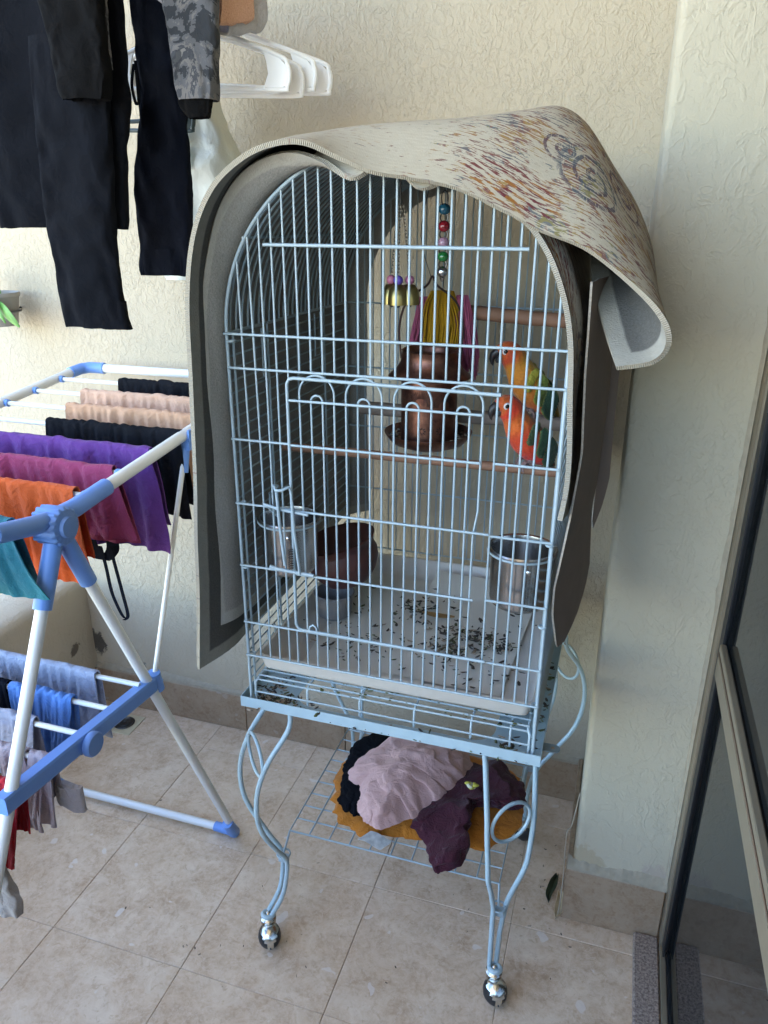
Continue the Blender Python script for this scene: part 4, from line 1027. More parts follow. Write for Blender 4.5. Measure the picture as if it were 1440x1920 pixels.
def make_rug(name, rows, rowv, nu, nv, th, base, under, band, pattern, label, seed, parent=None, wob=.003):
    """rows: list (front to back) of polylines of 3-D points; smooth surface with thickness"""
    cols_ = [[Vector(p) for p in r] for r in rows]
    G = []; UV = []; acc = []
    fr = [cr(cols_[0], i / (nu - 1)) for i in range(nu)]
    s = [0.0]
    for a, b in zip(fr, fr[1:]): s.append(s[-1] + (b - a).length)
    for i in range(nu):
        t = i / (nu - 1); cp = [cr(r, t) for r in cols_]; L = [0.0]
        tt = rowv
        pl_ = []
        for j in range(nv):
            v = j / (nv - 1)
            # piecewise Catmull-Rom over rows at parameters rowv
            k = 0
            while k < len(tt) - 2 and v > tt[k + 1]: k += 1
            f = (v - tt[k]) / (tt[k + 1] - tt[k]); p0, p1, p2, p3 = cp[max(k - 1, 0)], cp[k], cp[k + 1], cp[min(k + 2, len(cp) - 1)]
            q = 0.5 * ((2 * p1) + (p2 - p0) * f + (2 * p0 - 5 * p1 + 4 * p2 - p3) * f * f + (3 * p1 - p0 - 3 * p2 + p3) * f ** 3)
            q = q + Vector((N3(q.x * 7, q.y * 7 + seed, q.z * 7), N3(q.x * 7 + 9, q.y * 7, q.z * 7 + seed), N3(q.x * 7, q.y * 7 + 5, q.z * 7))) * wob
            pl_.append(q)
        for j in range(nv):
            if j: L.append(L[-1] + (pl_[j] - pl_[j - 1]).length)
        for j in range(nv): G.append(pl_[j]); UV.append((s[i], L[j]))
    umax, vmax = s[-1], max(u[1] for u in UV)
    face, n = rug_mats(name, base, under, band, pattern)
    # underside with a stitched hem band along the edges
    uv = n.n('ShaderNodeUVMap'); uv.uv_map = 'UVMap'; su = n.vec(uv.outputs[0])
    f = n.noise(n.coord('Object'), 330, 3, .75); wv = n.noise(n.coord('Object'), 14, 3)
    cu = n.mix(f, tuple(x * .5 for x in under), tuple(x * 1.45 for x in under)); cu = n.mix(n.math('MULTIPLY', wv, .35), cu, tuple(x * .6 for x in under))
    e = n.math('MINIMUM', n.math('MINIMUM', su[1], su[0]), n.math('SUBTRACT', umax, su[0]))
    e = n.math('ADD', e, n.math('MULTIPLY', n.math('SUBTRACT', n.noise(n.coord('Object'), 20, 2), .5), .006))
    hem = n.ramp(e, [(.024, 1.0), (.026, 0.0)])
    cb = n.mix(n.noise(n.coord('Object'), 90, 3), tuple(x * .8 for x in band), tuple(min(1, x * 1.1) for x in band))
    n.color(n.mix(hem, cu, cb)); n.set(Roughness=.95); n.b.inputs['Specular IOR Level'].default_value = .12
    n.bump(f, .8, .0015)
    # overlocked rim
    r = NT(name + '_rim'); uv = r.n('ShaderNodeUVMap'); uv.uv_map = 'UVMap'; su = r.vec(uv.outputs[0])
    st = r.math('SINE', r.math('MULTIPLY', r.math('ADD', su[0], su[1]), 2300.0)); nz_ = r.noise(uv.outputs[0], 60, 3, .7); clr = r.noise(uv.outputs[0], 22, 2)
    c = r.mix(r.ramp(nz_, [(.60, 0.0), (.66, .8)]), tuple(x * .95 for x in base), r.ramp(clr, [(0, (.06, .055, .08)), (.5, (.20, .05, .05)), (.58, (.30, .14, .03)), (.66, (.07, .06, .09))], 'CONSTANT'))
    r.color(r.mix(r.ramp(st, [(.0, .78), (.45, 1.0)]), (.22, .20, .17), c)); r.set(Roughness=.95); r.bump(st, .6, .001)
    mb = MB(); mb.sheet(G, nu, nv, th, (0, 1, 2), UV, flip=False)
    # hem roll: a slightly thicker cord along front and ends
    cord = [G[(nu - 1 - i) * nv + nv // 3 * 0] for i in range(0)]
    o = mb.build(name, [face, n.m, r.m], parent)
    edge = [G[i * nv] for i in range(nu)]
    return tag(o, label, 'rug', 'rugs thrown over the cage')
def archrow(y, r, left, right, n_side=4, n_arch=11, cx=CX, zs=ZS):
    row = []
    for i in range(n_side):
        t = i / n_side; row.append((lerp(left[0], cx - r, t ** .8), y, lerp(left[1], zs, t)))
    for i in range(n_arch):
        a = PI * i / (n_arch - 1); row.append((cx - r * math.cos(a), y, zs + r * math.sin(a)))
    for i in range(1, n_side + 1):
        t = i / n_side; row.append((lerp(cx + r, right[0], t), y, lerp(zs, right[1], t)))
    return row
# inner rug: hugs the whole arch, droops in front of it
F = [(.430, .088, .816), (.437, .09, .95), (.446, .09, 1.13), (.456, .09, 1.28), (.461, .09, 1.39), (.478, .09, 1.472), (.505, .09, 1.535), (.552, .09, 1.585), (.615, .09, 1.606), (.668, .088, 1.596), (.715, .085, 1.571), (.762, .092, 1.592), (.806, .092, 1.556), (.85, .096, 1.565), (.90, .098, 1.537), (.950, .098, 1.516), (.985, .096, 1.478), (1.010, .094, 1.425), (1.024, .092, 1.37), (1.033, .09, 1.30), (1.039, .09, 1.22), (1.039, .092, 1.15), (1.035, .094, 1.100)]
NU0 = len(F)
def res_row(y, r, l, rgt): 
    row = archrow(y, r, l, rgt, 5, 13); return [tuple(cr([Vector(p) for p in row], i / (NU0 - 1))) for i in range(NU0)]
rows = [F, res_row(.130, .281, (.452, .815), (1.041, 1.10)), res_row(.19, .281, (.456, .815), (1.041, 1.09)), res_row(.40, .282, (.462, .815), (1.041, 1.05)), res_row(.665, .284, (.465, .815), (1.043, 1.02)), res_row(.712, .235, (.525, .83), (1.005, 1.02))]
make_rug('rug', rows, [0, .08, .18, .48, .88, 1.0], 110, 44, .0075, (.40, .355, .28), (.33, .31, .275), (.42, .39, .335), True, 'inner grey backed rug hugging the cage arch, under the patterned one', 3, wob=.004)
# outer rug: same path on the left, bulges up and curls out on the right
F = [(.421, .045, .749), (.430, .048, .87), (.443, .05, 1.08), (.455, .05, 1.28), (.461, .05, 1.41), (.480, .05, 1.495), (.515, .05, 1.555), (.560, .05, 1.592), (.607, .05, 1.611), (.655, .055, 1.614), (.702, .068, 1.595), (.748, .072, 1.577), (.795, .075, 1.569), (.860, .076, 1.556), (.925, .076, 1.529), (.975, .076, 1.504), (1.036, .074, 1.482), (1.093, .072, 1.444), (1.137, .070, 1.405), (1.153, .070, 1.370), (1.138, .072, 1.343), (1.092, .076, 1.331)]
A = lambda y, L: [(x, y, z) for x, z in L]
left = [(.442, .75), (.446, .87), (.452, 1.08), (.458, 1.28), (.463, 1.41), (.481, 1.497), (.514, 1.560), (.557, 1.600)]
r1 = A(.128, left + [(.605, 1.622), (.655, 1.630), (.705, 1.632), (.75, 1.633), (.795, 1.634), (.86, 1.632), (.925, 1.625), (.978, 1.606), (1.034, 1.568), (1.080, 1.512), (1.119, 1.455), (1.135, 1.405), (1.118, 1.372), (1.072, 1.368)])
r2 = A(.205, left + [(.605, 1.626), (.655, 1.637), (.703, 1.641), (.75, 1.643), (.795, 1.645), (.86, 1.649), (.925, 1.655), (.974, 1.660), (1.012, 1.639), (1.052, 1.588), (1.092, 1.532), (1.113, 1.478), (1.096, 1.430), (1.044, 1.428)])
r3 = A(.36, [(x - .0, z) for x, z in left] + [(.605, 1.622), (.655, 1.632), (.703, 1.637), (.75, 1.639), (.795, 1.638), (.86, 1.632), (.925, 1.612), (.972, 1.585), (1.010, 1.565), (1.044, 1.545), (1.072, 1.512), (1.084, 1.480), (1.066, 1.462), (1.028, 1.472)])
r4 = A(.64, left + [(.605, 1.620), (.655, 1.630), (.703, 1.635), (.75, 1.637), (.795, 1.635), (.86, 1.626), (.925, 1.600), (.968, 1.568), (.995, 1.548), (1.015, 1.53), (1.03, 1.512), (1.036, 1.498), (1.030, 1.488), (1.018, 1.485)])
outer = make_rug('rug', [F, r1, r2, r3, r4], [0, .10, .23, .52, 1.0], 150, 46, .0075, (.385, .335, .25), (.11, .103, .09), (.29, .27, .225), True, 'patterned beige rug over the cage, its right corner curling out', 8, wob=.002)
# torn cardboard tucked between cage and pillar
n = NT('brown_cardboard'); co = n.coord('Object')
n.color(n.mix(n.noise(co, 25, 4), (.19, .138, .105), (.25, .185, .142))); n.set(Roughness=.9); n.bump(n.noise(co, 120, 2), .15, .001); M_card = n.m
M_cedge = plain('torn_card_edge', (.36, .31, .25), .95, var=.6, nscale=300)
cb_ = empty('cardboard_sheet', (1.06, .25, .9), 'torn brown cardboard sheet tucked between cage and pillar', 'cardboard')
lev = [(1.44, 1.046, .122, 1.075, .37), (1.32, 1.050, .122, 1.078, .37), (1.20, 1.056, .122, 1.081, .37), (1.10, 1.050, .124, 1.078, .365), (1.03, 1.042, .126, 1.074, .36), (.97, 1.036, .130, 1.077, .352), (.92, 1.037, .132, 1.080, .350), (.885, 1.042, .138, 1.078, .325), (.858, 1.045, .150, 1.070, .26), (.84, 1.046, .17, 1.056, .21)]
nu, nv = 60, 14; G = []
for i in range(nu):
    z = lerp(1.44, .84, i / (nu - 1)); L_ = [(-a[0],) + a[1:] for a in lev]
    g = lambda k: interp([(a[0], a[k]) for a in L_], -z)
    jag = .004 * FB(z * 40, 1, 1)
    for j in range(nv):
        t = j / (nv - 1); G.append((lerp(g(1), g(3), t) + .004 * math.sin(PI * t) + .002 * N3(z * 8, t * 3, 4), lerp(g(2) + jag * .6, g(4) + jag, t), z + .003 * N3(t * 12, z * 6, 2)))
mb = MB(); mb.sheet(G, nu, nv, .0032, (0, 0, 1)); mb.build('sheet', [M_card, M_cedge], cb_)
G = []
for i in range(40):
    z = lerp(1.40, 1.0, i / 39); x1 = interp([(-1.4, 1.092), (-1.2, 1.096), (-1.1, 1.099), (-1.05, 1.092), (-1.0, 1.080)], -z)
    for j in range(6):
        t = j / 5; G.append((lerp(1.077, x1, t), lerp(.372, .383, t), z + .003 * N3(t * 9, z * 9, 7) - .02 * t))
mb = MB(); mb.sheet(G, 40, 6, .003, (0, 0, 1)); mb.build('folded_flap', [M_card, M_cedge], cb_)
# ================================================================ DRYING RACK
M_white = plain('white_enamel_tube', (.74, .74, .71), .3, var=.05, nscale=10, coat=.2)
M_blue = plain('cornflower_plastic', (.15, .30, .68), .42, var=.06, nscale=20, bump=.05)
M_blued = plain('worn_blue_plastic', (.14, .26, .55), .5, var=.1, nscale=30)
rack = empty('drying_rack', (0, -.1, 0), 'white folding drying rack with cornflower blue plastic joints', 'drying rack')
RX, LX = .264, -.272
HUB = Vector((RX, -.076, 1.058))
wing = lambda y: 1.066 + .108 * (y + .076)            # far wing height
nwing = lambda y: 1.066 + .20 * (-.076 - y)           # near wing height
mb = MB(); mb.tube([(RX, -.02, wing(-.02)), (RX, .70, wing(.70))], .0115, 14); mb.build('side_rail', M_white, rack)
mb = MB(); mb.tube([(LX, -.02, wing(-.02)), (LX, .66, wing(.66))], .0115, 14); mb.build('side_rail', M_white, rack)
mb = MB(); mb.tube([(LX + .05, .695, wing(.695)), (RX, .70, wing(.70))], .0115, 14); mb.build('end_rail', M_white, rack)
mb = MB(); mb.tube([(LX, .64, wing(.64)), (LX + .004, .678, wing(.678)), (LX + .02, .694, wing(.694)), (LX + .065, .6955, wing(.695))], .0145, 14)
mb.build('corner_joint', M_blue, rack)
for s, x in ((1, RX), (-1, LX)):
    mb = MB(); mb.tube([(x, -.13, nwing(-.13)), (x, -.60, nwing(-.60))], .0115, 14); mb.build('side_rail', M_white, rack)
for i in range(7):
    y = .017 + .0955 * i; z = wing(y) - .001
    mb = MB(); mb.tube([(LX, y, z), (RX, y, z)], .0052, 10); rod = mb.build('rod', M_white, rack)
    for x in (LX + .013, RX - .013):
        mb = MB(); mb.tube([(x - .006, y, z), (x + .006, y, z)], .0085, 12); mb.build('rod_cap', M_blue, rod)
for y in (-.125, -.22, -.32):
    mb = MB(); mb.tube([(LX, y, nwing(y)), (RX, y, nwing(y))], .0052, 10); mb.build('rod', M_white, rack)
# legs
def legs(x):
    for (y1, z1) in ((.372, .012), (-.585, .012)):
        d = (Vector((x, y1, z1)) - Vector((x, -.076, 1.058))).normalized()
        a = Vector((x, -.076, 1.058)) + d * .05
        mb = MB(); mb.tube([a, (x, y1, z1 + .01)], .0105, 14); mb.build('leg', M_white, rack)
        mb = MB(); mb.tube([a - d * .02, a + d * .085], .0150, 14); mb.build('socket', M_blue, rack)
legs(RX); legs(LX)
for y1 in (.372, -.585):
    mb = MB(); mb.tube([(LX, y1, .019), (RX - .02, y1, .019)], .0105, 14); mb.build('foot_bar', M_white, rack)
    for x, s in ((RX, -1), (LX, 1)):
        mb = MB(); mb.tube([(x + s * .055, y1, .019), (x + s * .012, y1, .0185), (x, y1, .018)], [.0125, .0135, .0145], 14)
        yy = y1 - (.028 if y1 > 0 else -.028); mb.tube([(x, y1 + (.004 if y1 > 0 else -.004), .006), (x, y1, .016), (x, yy, .070)], [.012, .0155, .0135], 14); mb.build('foot', M_blue, rack)
# hubs with knurled knob
for x, s in ((RX, 1), (LX, -1)):
    mb = MB()
    ring = []
    for (dx, r_, kn) in ((-.030, .022, 0), (-.026, .030, 1), (.016, .031, 1), (.020, .028, 0), (.021, .018, 0), (.027, .0165, 0), (.028, .0, 0)):
        for j in range(64):
            a = 2 * PI * j / 64; q = r_ * (1 + (.05 * (1 if (j // 2) % 2 else -1) if kn else 0)); ring.append((x + s * dx, HUB.y + q * math.cos(a), HUB.z + q * math.sin(a)))
    mb.add(ring, [(i * 64 + j, i * 64 + (j + 1) % 64, (i + 1) * 64 + (j + 1) % 64, (i + 1) * 64 + j) for i in range(6) for j in range(64)] + [tuple(range(64))])
    hub = mb.build('hub', M_blued, rack)
    mb = MB(); mb.tube([(x - s * .004, HUB.y + .012, HUB.z + .012), (x, -.03, wing(-.03)), (x, .055, wing(.055))], [.015, .0155, .0150], 14); mb.tube([(x, .030, wing(.03)), (x, .056, wing(.056))], .0153, 14)
    mb.tube([(x - s * .004, HUB.y - .012, HUB.z + .012), (x, -.125, nwing(-.125)), (x, -.20, nwing(-.20))], [.015, .0155, .0150], 14); mb.build('arm_socket', M_blue, rack)
# struts holding the far wing, spreaders with the lower rods
for x in (RX, LX):
    mb = MB(); mb.tube([(x, .316, wing(.316) - .02), (x, .126, .655)], .0055, 10); st_ = mb.build('strut', M_white, rack)
    mb = MB(); mb.box((x - .015, .303, wing(.31) - .030), (x + .015, .333, wing(.33) - .008)); mb.tube([(x, .314, wing(.314) - .02), (x, .298, wing(.30) - .075)], .0095, 12)
    mb.box((x + .0125, .303, wing(.31) - .012), (x + .0165, .333, wing(.33) + .010)); mb.build('strut_clip', M_blue, st_)
    mb = MB()
    U = [(-.010, -.016), (.010, -.016), (.012, -.012), (.012, .012), (.010, .016), (-.010, .016), (-.012, .012), (-.012, -.012)]
    a, b = Vector((x, .112, .640)), Vector((x, -.285, .672)); vs = [a + Vector((p, 0, q)) for p, q in U] + [b + Vector((p, 0, q)) for p, q in U]
    mb.add(vs, [tuple(range(8)), tuple(range(8, 16))[::-1]] + [(i, 8 + i, 8 + (i + 1) % 8, (i + 1) % 8) for i in range(8)])
    sp = mb.build('spreader', M_blue, rack, smooth=False)
    mb = MB(); c = a.lerp(b, .52); s = 1 if x > 0 else -1
    mb.lathe([(.021, 0), (.0225, .002), (.0225, .011), (.020, .014), (0, .014)], c + Vector((s * .012, 0, -.006)), 28, 0, Matrix.Rotation(s * PI / 2, 3, 'Y')); mb.build('pivot_cap', M_blued, sp)
    mb = MB(); mb.tube([(x, .108, .642), (x, .135, .632)], .011, 12); mb.tube([(x, .130, .616), (x, .121, .66)], .0135, 12); mb.build('end_clip', M_blue, sp)
for y in (.075, -.009, -.088, -.164):
    mb = MB(); mb.tube([(LX, y, .660), (RX, y, .660)], .0052, 10); mb.build('rod', M_white, rack)

# ================================================================ CLOTHES
def WR(a, b, s):
    """sharp creases: ridged noise along two skewed directions"""
    r1 = 1 - abs(N3(a * 26 + b * 14, b * 9 - a * 4, s)) * 2.2; r2 = 1 - abs(N3(a * 15 - b * 22, b * 17 + a * 6, s + 7)) * 2.2; r3 = 1 - abs(N3(a * 44 + b * 30, b * 38, s + 3)) * 2.2
    return (max(0, r1) ** 2 * .55 + max(0, r2) ** 2 * .45 + max(0, r3) ** 2 * .22) - .35
def drape(name, x0, x1, y, z, lf, lb, mat, label, seed, cat='garment', group='clothes on the drying rack', fold=.006, freq=30, taper=(0, 0), hemw=.01, r=.0075, th=.0018, nx=84, crump=.0055, flare=0.0, corner=0.0, full=1.17):
    """cloth hung over a rod along x: back hem -> over the rod -> front hem"""
    nt_ = 54; G = []
    tot = lb + PI * r + lf
    for i in range(nx):
        u = i / (nx - 1); xx = lerp(x0, x1, u)
        hf = lf * (1 + hemw * 6 * N3(u * 3, seed, 1)) - corner * abs(u - .5) * 2 * .03; hb = lb * (1 + hemw * 6 * N3(u * 3, seed, 8))
        for j in range(nt_):
            t = j / (nt_ - 1)
            if t < .40:  q = t / .40; dy, dz, dn = r, -hb * (1 - q), hb * (1 - q)
            elif t < .52: a = (t - .40) / .12 * PI; dy, dz, dn = r * math.cos(a), r * math.sin(a), 0
            else: q = (t - .52) / .48; dy, dz, dn = -r, -hf * q, hf * q
            side = 1 if dy > 0 else -1
            k = sstep(0, .10, dn); k2 = .22 + .78 * k
            w_ = math.sin(xx * freq + seed * 3 + 2.2 * N3(u * 4, dn * 4, seed)) * fold + .5 * fold * math.sin(xx * freq * 2.3 + seed + 3 * N3(u * 5, dn * 7, seed + 3))
            cr_ = crump * FB(xx * 16, dn * 14 + side * 5, seed, 4) + WR(xx, dn * 1.0 + side * 3, seed) * .004
            wr = .0042 * math.sin(xx * 300 + 9 * N3(xx * 22, seed, 0)) * (1 - sstep(0, .05, dn)) * max(0, N3(xx * 14, seed, 4) + .50)   # gathers at the rod
            yy = dy + wr * (0.9 if dn > 0 else math.cos(0)) * (-side) * .8 + w_ * k2 * (1 if side < 0 else .8) + cr_ * k2 + side * .5 * abs(w_) * .4 - side * -.0 + (side * (.004 * k))
            xs_ = xx + (taper[0] * (1 - u) + taper[1] * u) * dn * (1 if side < 0 else .5) + .006 * N3(u * 2, dn * 9, seed + 6) * k + flare * (u - .5) * dn
            G.append((xs_, y + yy, z + r * .2 + dz + (wr if dn < .06 else 0) + .002 * cr_ / max(crump, 1e-6) * .3))
    pin = []
    for i in range(nx):
        for j in range(nt_): pin.append(.385 <= j / (nt_ - 1) <= .535)
    tcol = np.array([1 if j / (nt_ - 1) < .46 else -1 for i in range(nx) for j in range(nt_)])
    def col_(X):
        lim = y + tcol * .0045; below = X[:, 2] < z
        X[:, 1] = np.where((tcol > 0) & below, np.maximum(X[:, 1], lim), X[:, 1]); X[:, 1] = np.where((tcol < 0) & below, np.minimum(X[:, 1], lim), X[:, 1])
        return X
    G = settle(G, nx, nt_, full, 1.015, pin, 60, .00006, False, col_, .03, seed, .003, None, .8)
    mb = MB(); mb.sheet(G, nx, nt_, th, (0, 0, 0)); o = mb.build(name, mat)
    return tag(o, label, cat, group)
def flatg(name, lev, y, mat, label, seed, depth=.012, cat='garment', group=None, nr=44, fold=.006, freq=26, n=60, parent=None, yslope=0.0, crump=.004):
    """a hanging tube of cloth (trouser leg, sleeve, bag): levels (z, x left, x right) from top to bottom"""
    L = sorted(lev, key=lambda a: -a[0]); P_ = []
    for i in range(n):
        t = i / (n - 1); z = lerp(L[0][0], L[-1][0], t)
        xl = interp([(-a[0], a[1]) for a in L], -z); xr = interp([(-a[0], a[2]) for a in L], -z); c, hw = (xl + xr) / 2, (xr - xl) / 2
        for j in range(nr):
            a = 2 * PI * j / nr; ca, sa = math.cos(a), math.sin(a)
            px = c + hw * (abs(ca) ** .75) * (1 if ca > 0 else -1); s = 1 if sa > 0 else -1
            py = depth * (abs(sa) ** .6) * s
            w_ = fold * math.sin(px * freq + seed + 2 * N3(px * 5, z * 4, seed)) * min(1, (1 - abs(ca)) * 3 + .15) + crump * FB(px * 11, z * 9, seed + s * .3, 3) + .005 * WR(px * .8, z * .45, seed) * min(1, (1 - abs(ca)) * 4)
            P_.append((px + .003 * N3(z * 9, s, seed), y + py + w_ + yslope * (L[0][0] - z), z + .002 * N3(px * 30, seed, 2)))
    T_ = [P_[i * nr + j] for j in range(nr) for i in range(n)]
    T_ = settle(T_, nr, n, 1.05, 1.03, [i < 2 for j in range(nr) for i in range(n)], 40, .00003, True, None, .04, int(seed), .0016, None, .8)
    P_ = [tuple(T_[j * n + i]) for i in range(n) for j in range(nr)]
    k = len(P_); fs = [(i * nr + j, (i + 1) * nr + j, (i + 1) * nr + (j + 1) % nr, i * nr + (j + 1) % nr) for i in range(n - 1) for j in range(nr)]
    # hem turned inwards
    last = [Vector(P_[(n - 1) * nr + j]) for j in range(nr)]; cc = sum(last, Vector()) / nr
    P_ += [tuple(cc + (p - cc) * .93 + Vector((0, 0, .004))) for p in last] + [tuple(cc + (p - cc) * .90 + Vector((0, 0, .05))) for p in last]
    for q in range(2):
        for j in range(nr):
            a0 = (n - 1 + q) * nr + j; a1 = (n - 1 + q) * nr + (j + 1) % nr; fs.append((a0, a0 + nr, a1 + nr, a1))
    fs.append(tuple((n + 1) * nr + j for j in range(nr)))
    fs.append(tuple(range(nr)))
    mb = MB(); mb.add(P_, fs); o = mb.build(name, mat, parent)
    if parent is None: tag(o, label, cat, group)
    return o
C_black = cloth('black_jersey', (.0062, .0068, .0092), var=.2, sheen=0); C_char = cloth('charcoal_cotton', (.011, .0115, .0145), var=.2, bump=.5, sheen=0)
C_navy = cloth('navy_cotton', (.0065, .0078, .0135), var=.2, sheen=0); C_peach = cloth('peach_cotton', (.62, .38, .26), bump=.5); C_tan = cloth('tan_cotton', (.58, .33, .20), bump=.4)
C_purp = cloth('purple_cotton', (.135, .045, .235), (.08, .025, .15), bump=.5); C_mag = cloth('raspberry_cotton', (.30, .045, .115), (.19, .03, .075), bump=.5)
C_oran = cloth('orange_cotton', (.66, .11, .020), (.46, .07, .012), bump=.5); C_teal = cloth('teal_cotton', (.040, .22, .26), (.02, .12, .17), bump=.5)
C_bgrey = cloth('blue_grey_towelling', (.36, .40, .52), weave=500, bump=.7); C_blue = cloth('sky_blue_cotton', (.105, .24, .56), (.07, .16, .42), bump=.5)
C_lace = cloth('grey_lace', (.33, .34, .42), bump=.6); C_sock = cloth('mauve_knit', (.40, .33, .35), weave=400, bump=.6); C_red = cloth('red_cotton', (.38, .012, .022)); C_greyp = cloth('warm_grey_cotton', (.42, .37, .34))
C_rib = cloth('ribbed_cuff', (.42, .37, .36), weave=300, bump=.8); C_maroonline = cloth('plum_stripe', (.12, .03, .045))
ROD = lambda i: (.017 + .0955 * i, wing(.017 + .0955 * i) + .004)
y, z = ROD(6); drape('shorts', -.085, .250, y, z, .12, .13, C_char, 'charcoal garment on the farthest rod of the drying rack', 1, fold=.004)
y, z = ROD(5); drape('slip', -.122, .250, y, z, .15, .12, C_peach, 'smooth peach garment on the rod before the farthest', 2, fold=.004)
y, z = ROD(4); drape('undershirt', -.088, .262, y, z, .17, .14, C_tan, 'gathered peach garment between the smooth peach and the black one', 3, fold=.007, freq=40, taper=(0, .05))
y, z = ROD(3); drape('leggings', -.062, .262, y, z, .170, .15, C_char, 'black gathered garment between the peach and purple ones', 4, fold=.007, freq=38, taper=(0, .06))
y, z = ROD(2); t_ = drape('tunic', -.26, .254, y, z, .195, .15, C_purp, 'purple shirt on the third nearest rod with hanging straps', 5, fold=.008, freq=28, taper=(0, .16))
y, z = ROD(1); drape('shirt', -.27, .240, y, z, .120, .14, C_mag, 'raspberry pink shirt on the rod next to the orange one', 6, fold=.007, freq=30, taper=(0, .32), hemw=.014)
y, z = ROD(0); drape('blouse', -.27, .232, y, z, .165, .12, C_oran, 'bright orange shirt hanging beside the blue hub', 7, fold=.008, freq=34, taper=(0, .14))
drape('top', -.12, .228, -.128, nwing(-.128) + .002, .110, .11, C_teal, 'teal top draped in front of the blue hub', 8, fold=.009, freq=26, taper=(0, .52), hemw=.012)
drape('skirt', -.12, .165, -.235, nwing(-.235) + .002, .12, .10, cloth('petrol_cotton', (.03, .10, .19), bump=.5), 'dark petrol blue cloth at the left edge of the rack', 9, fold=.010, freq=24, taper=(0, .3))
# straps of the purple one
mb = MB()
def ribbon(mb, pts, wd, n=30, th=.001, ax=(1, 0, 0)):
    C0 = crv(pts, n); G = []
    for p in C0:
        for k in (-.5, .5): G.append(p + Vector(ax) * wd * k)
    mb.sheet(G, n, 2, th, (0, 0, 0))
ribbon(mb, [(.142, .165, .905), (.146, .168, .86), (.150, .17, .80), (.163, .172, .755), (.172, .172, .742)], .008); ribbon(mb, [(.168, .162, .905), (.172, .165, .86), (.178, .168, .80), (.182, .17, .752), (.170, .171, .738)], .008)
ribbon(mb, [(.115, .168, .915), (.125, .17, .885), (.140, .17, .872), (.165, .17, .895), (.170, .168, .92)], .030)
mb.build('strap', C_navy, t_)
# lower tier
drape('hand_towel', -.27, .166, .075, .664, .135, .15, C_bgrey, 'pale blue-grey towel on the far lower rod', 11, fold=.004, freq=18, hemw=.004, crump=.003, th=.003)
drape('shirt', .030, .178, -.009, .664, .120, .13, C_blue, 'sky blue shirt on the second lower rod', 12, fold=.010, freq=34, taper=(0, -.15))
drape('vest', -.20, .024, -.009, .664, .10, .12, C_navy, 'dark navy piece left of the sky blue shirt', 13, fold=.005)
drape('lace_top', -.12, .158, -.088, .664, .125, .14, C_lace, 'grey lace top behind the white rack leg', 14, fold=.008, freq=30, taper=(0, -.3))
drape('sock', .215, .258, -.164, .664, .125, .085, C_sock, 'mauve sock on the nearest lower rod', 15, fold=.004, freq=24, nx=26, th=.003, taper=(-.35, -.05), group=None)
sk = drape('sock', .150, .205, -.164, .664, .150, .15, C_sock, 'longer mauve sock left of the other one, partly behind the rack leg', 16, fold=.005, freq=24, nx=26, th=.003, taper=(0, .1), group=None)
flatg('cloth_cuff', [(.60, .236, .268), (.57, .240, .290), (.558, .246, .298)], -.150, C_rib, 'pale ribbed sock cuff hanging below the blue spreader', 17, depth=.006, nr=24, n=16, fold=.002, cat='sock')
drape('red_cloth', .10, .262, -.240, .672, .165, .10, C_red, 'red cloth hanging behind the white rack leg', 18, fold=.006, taper=(0, -.22), freq=24)
flatg('trouser_leg', [(.66, .12, .235), (.56, .14, .262), (.50, .16, .276), (.470, .17, .272)], -.30, C_greyp, 'grey trouser leg hanging low at the left edge', 19, depth=.010, fold=.004)

# ================================================================ CLOTHES AND HANGERS OVERHEAD
M_pole = plain('black_pole', (.02, .018, .016), .4)
mb = MB(); mb.tube([(-1.2, .40, 1.950), (.455, .44, 1.930)], .016, 16); mb.ball((.455, .44, 1.930), .0175, 14); pole = mb.build('pole', M_pole)
tag(pole, 'dark clothes pole at the top edge over the hangers', 'pole')
mb = MB()
for x in (-.9, .30): mb.tube([(x, .42, 1.94), (x, .42, 3.225)], .003, 6)
mb.build('suspension_cord', M_drk, pole)
bt_ = empty('trousers', (.08, .25, 1.32), 'black trousers with one leg hanging lower at the upper left', 'trousers')
flatg('leg', [(2.0, -.12, .255), (1.86, -.10, .252), (1.69, -.085, .244), (1.60, -.075, .226), (1.52, -.060, .218), (1.508, -.057, .214)], .262, C_black, 'wide black trousers hanging at the upper left', 31, depth=.018, fold=.004, crump=.003, parent=bt_)
flatg('leg', [(1.80, .09, .236), (1.60, .075, .222), (1.50, .072, .212), (1.43, .078, .211), (1.36, .080, .214), (1.334, .082, .222)], .232, C_black, 'longer leg of black trousers reaching lowest at upper left', 32, depth=.014, fold=.003, crump=.003, parent=bt_)
C_bk2 = cloth('black_fleece', (.006, .0058, .006), weave=600, sheen=0)
flatg('hoodie_sleeve', [(2.0, .14, .262), (1.84, .150, .258), (1.745, .165, .258), (1.715, .168, .252), (1.705, .175, .248)], .20, C_bk2, 'black fleece sleeve in front of the black trousers', 33, depth=.020, fold=.005)
flatg('navy_trousers', [(2.0, .185, .285), (1.86, .182, .281), (1.70, .178, .276), (1.58, .150, .272), (1.47, .148, .262), (1.432, .142, .258), (1.42, .146, .250)], .40, C_navy, 'dark navy trouser leg between the black trousers and camouflage sleeve', 34, depth=.016, fold=.006, crump=.005)
mb = MB(); ribbon(mb, [(.190, .375, 1.78), (.185, .37, 1.745), (.190, .37, 1.715), (.196, .37, 1.718), (.197, .37, 1.75), (.194, .375, 1.785)], .006); tag(mb.build('drawstring', C_black), 'black drawstring loop dangling beside the navy trousers', 'drawstring')
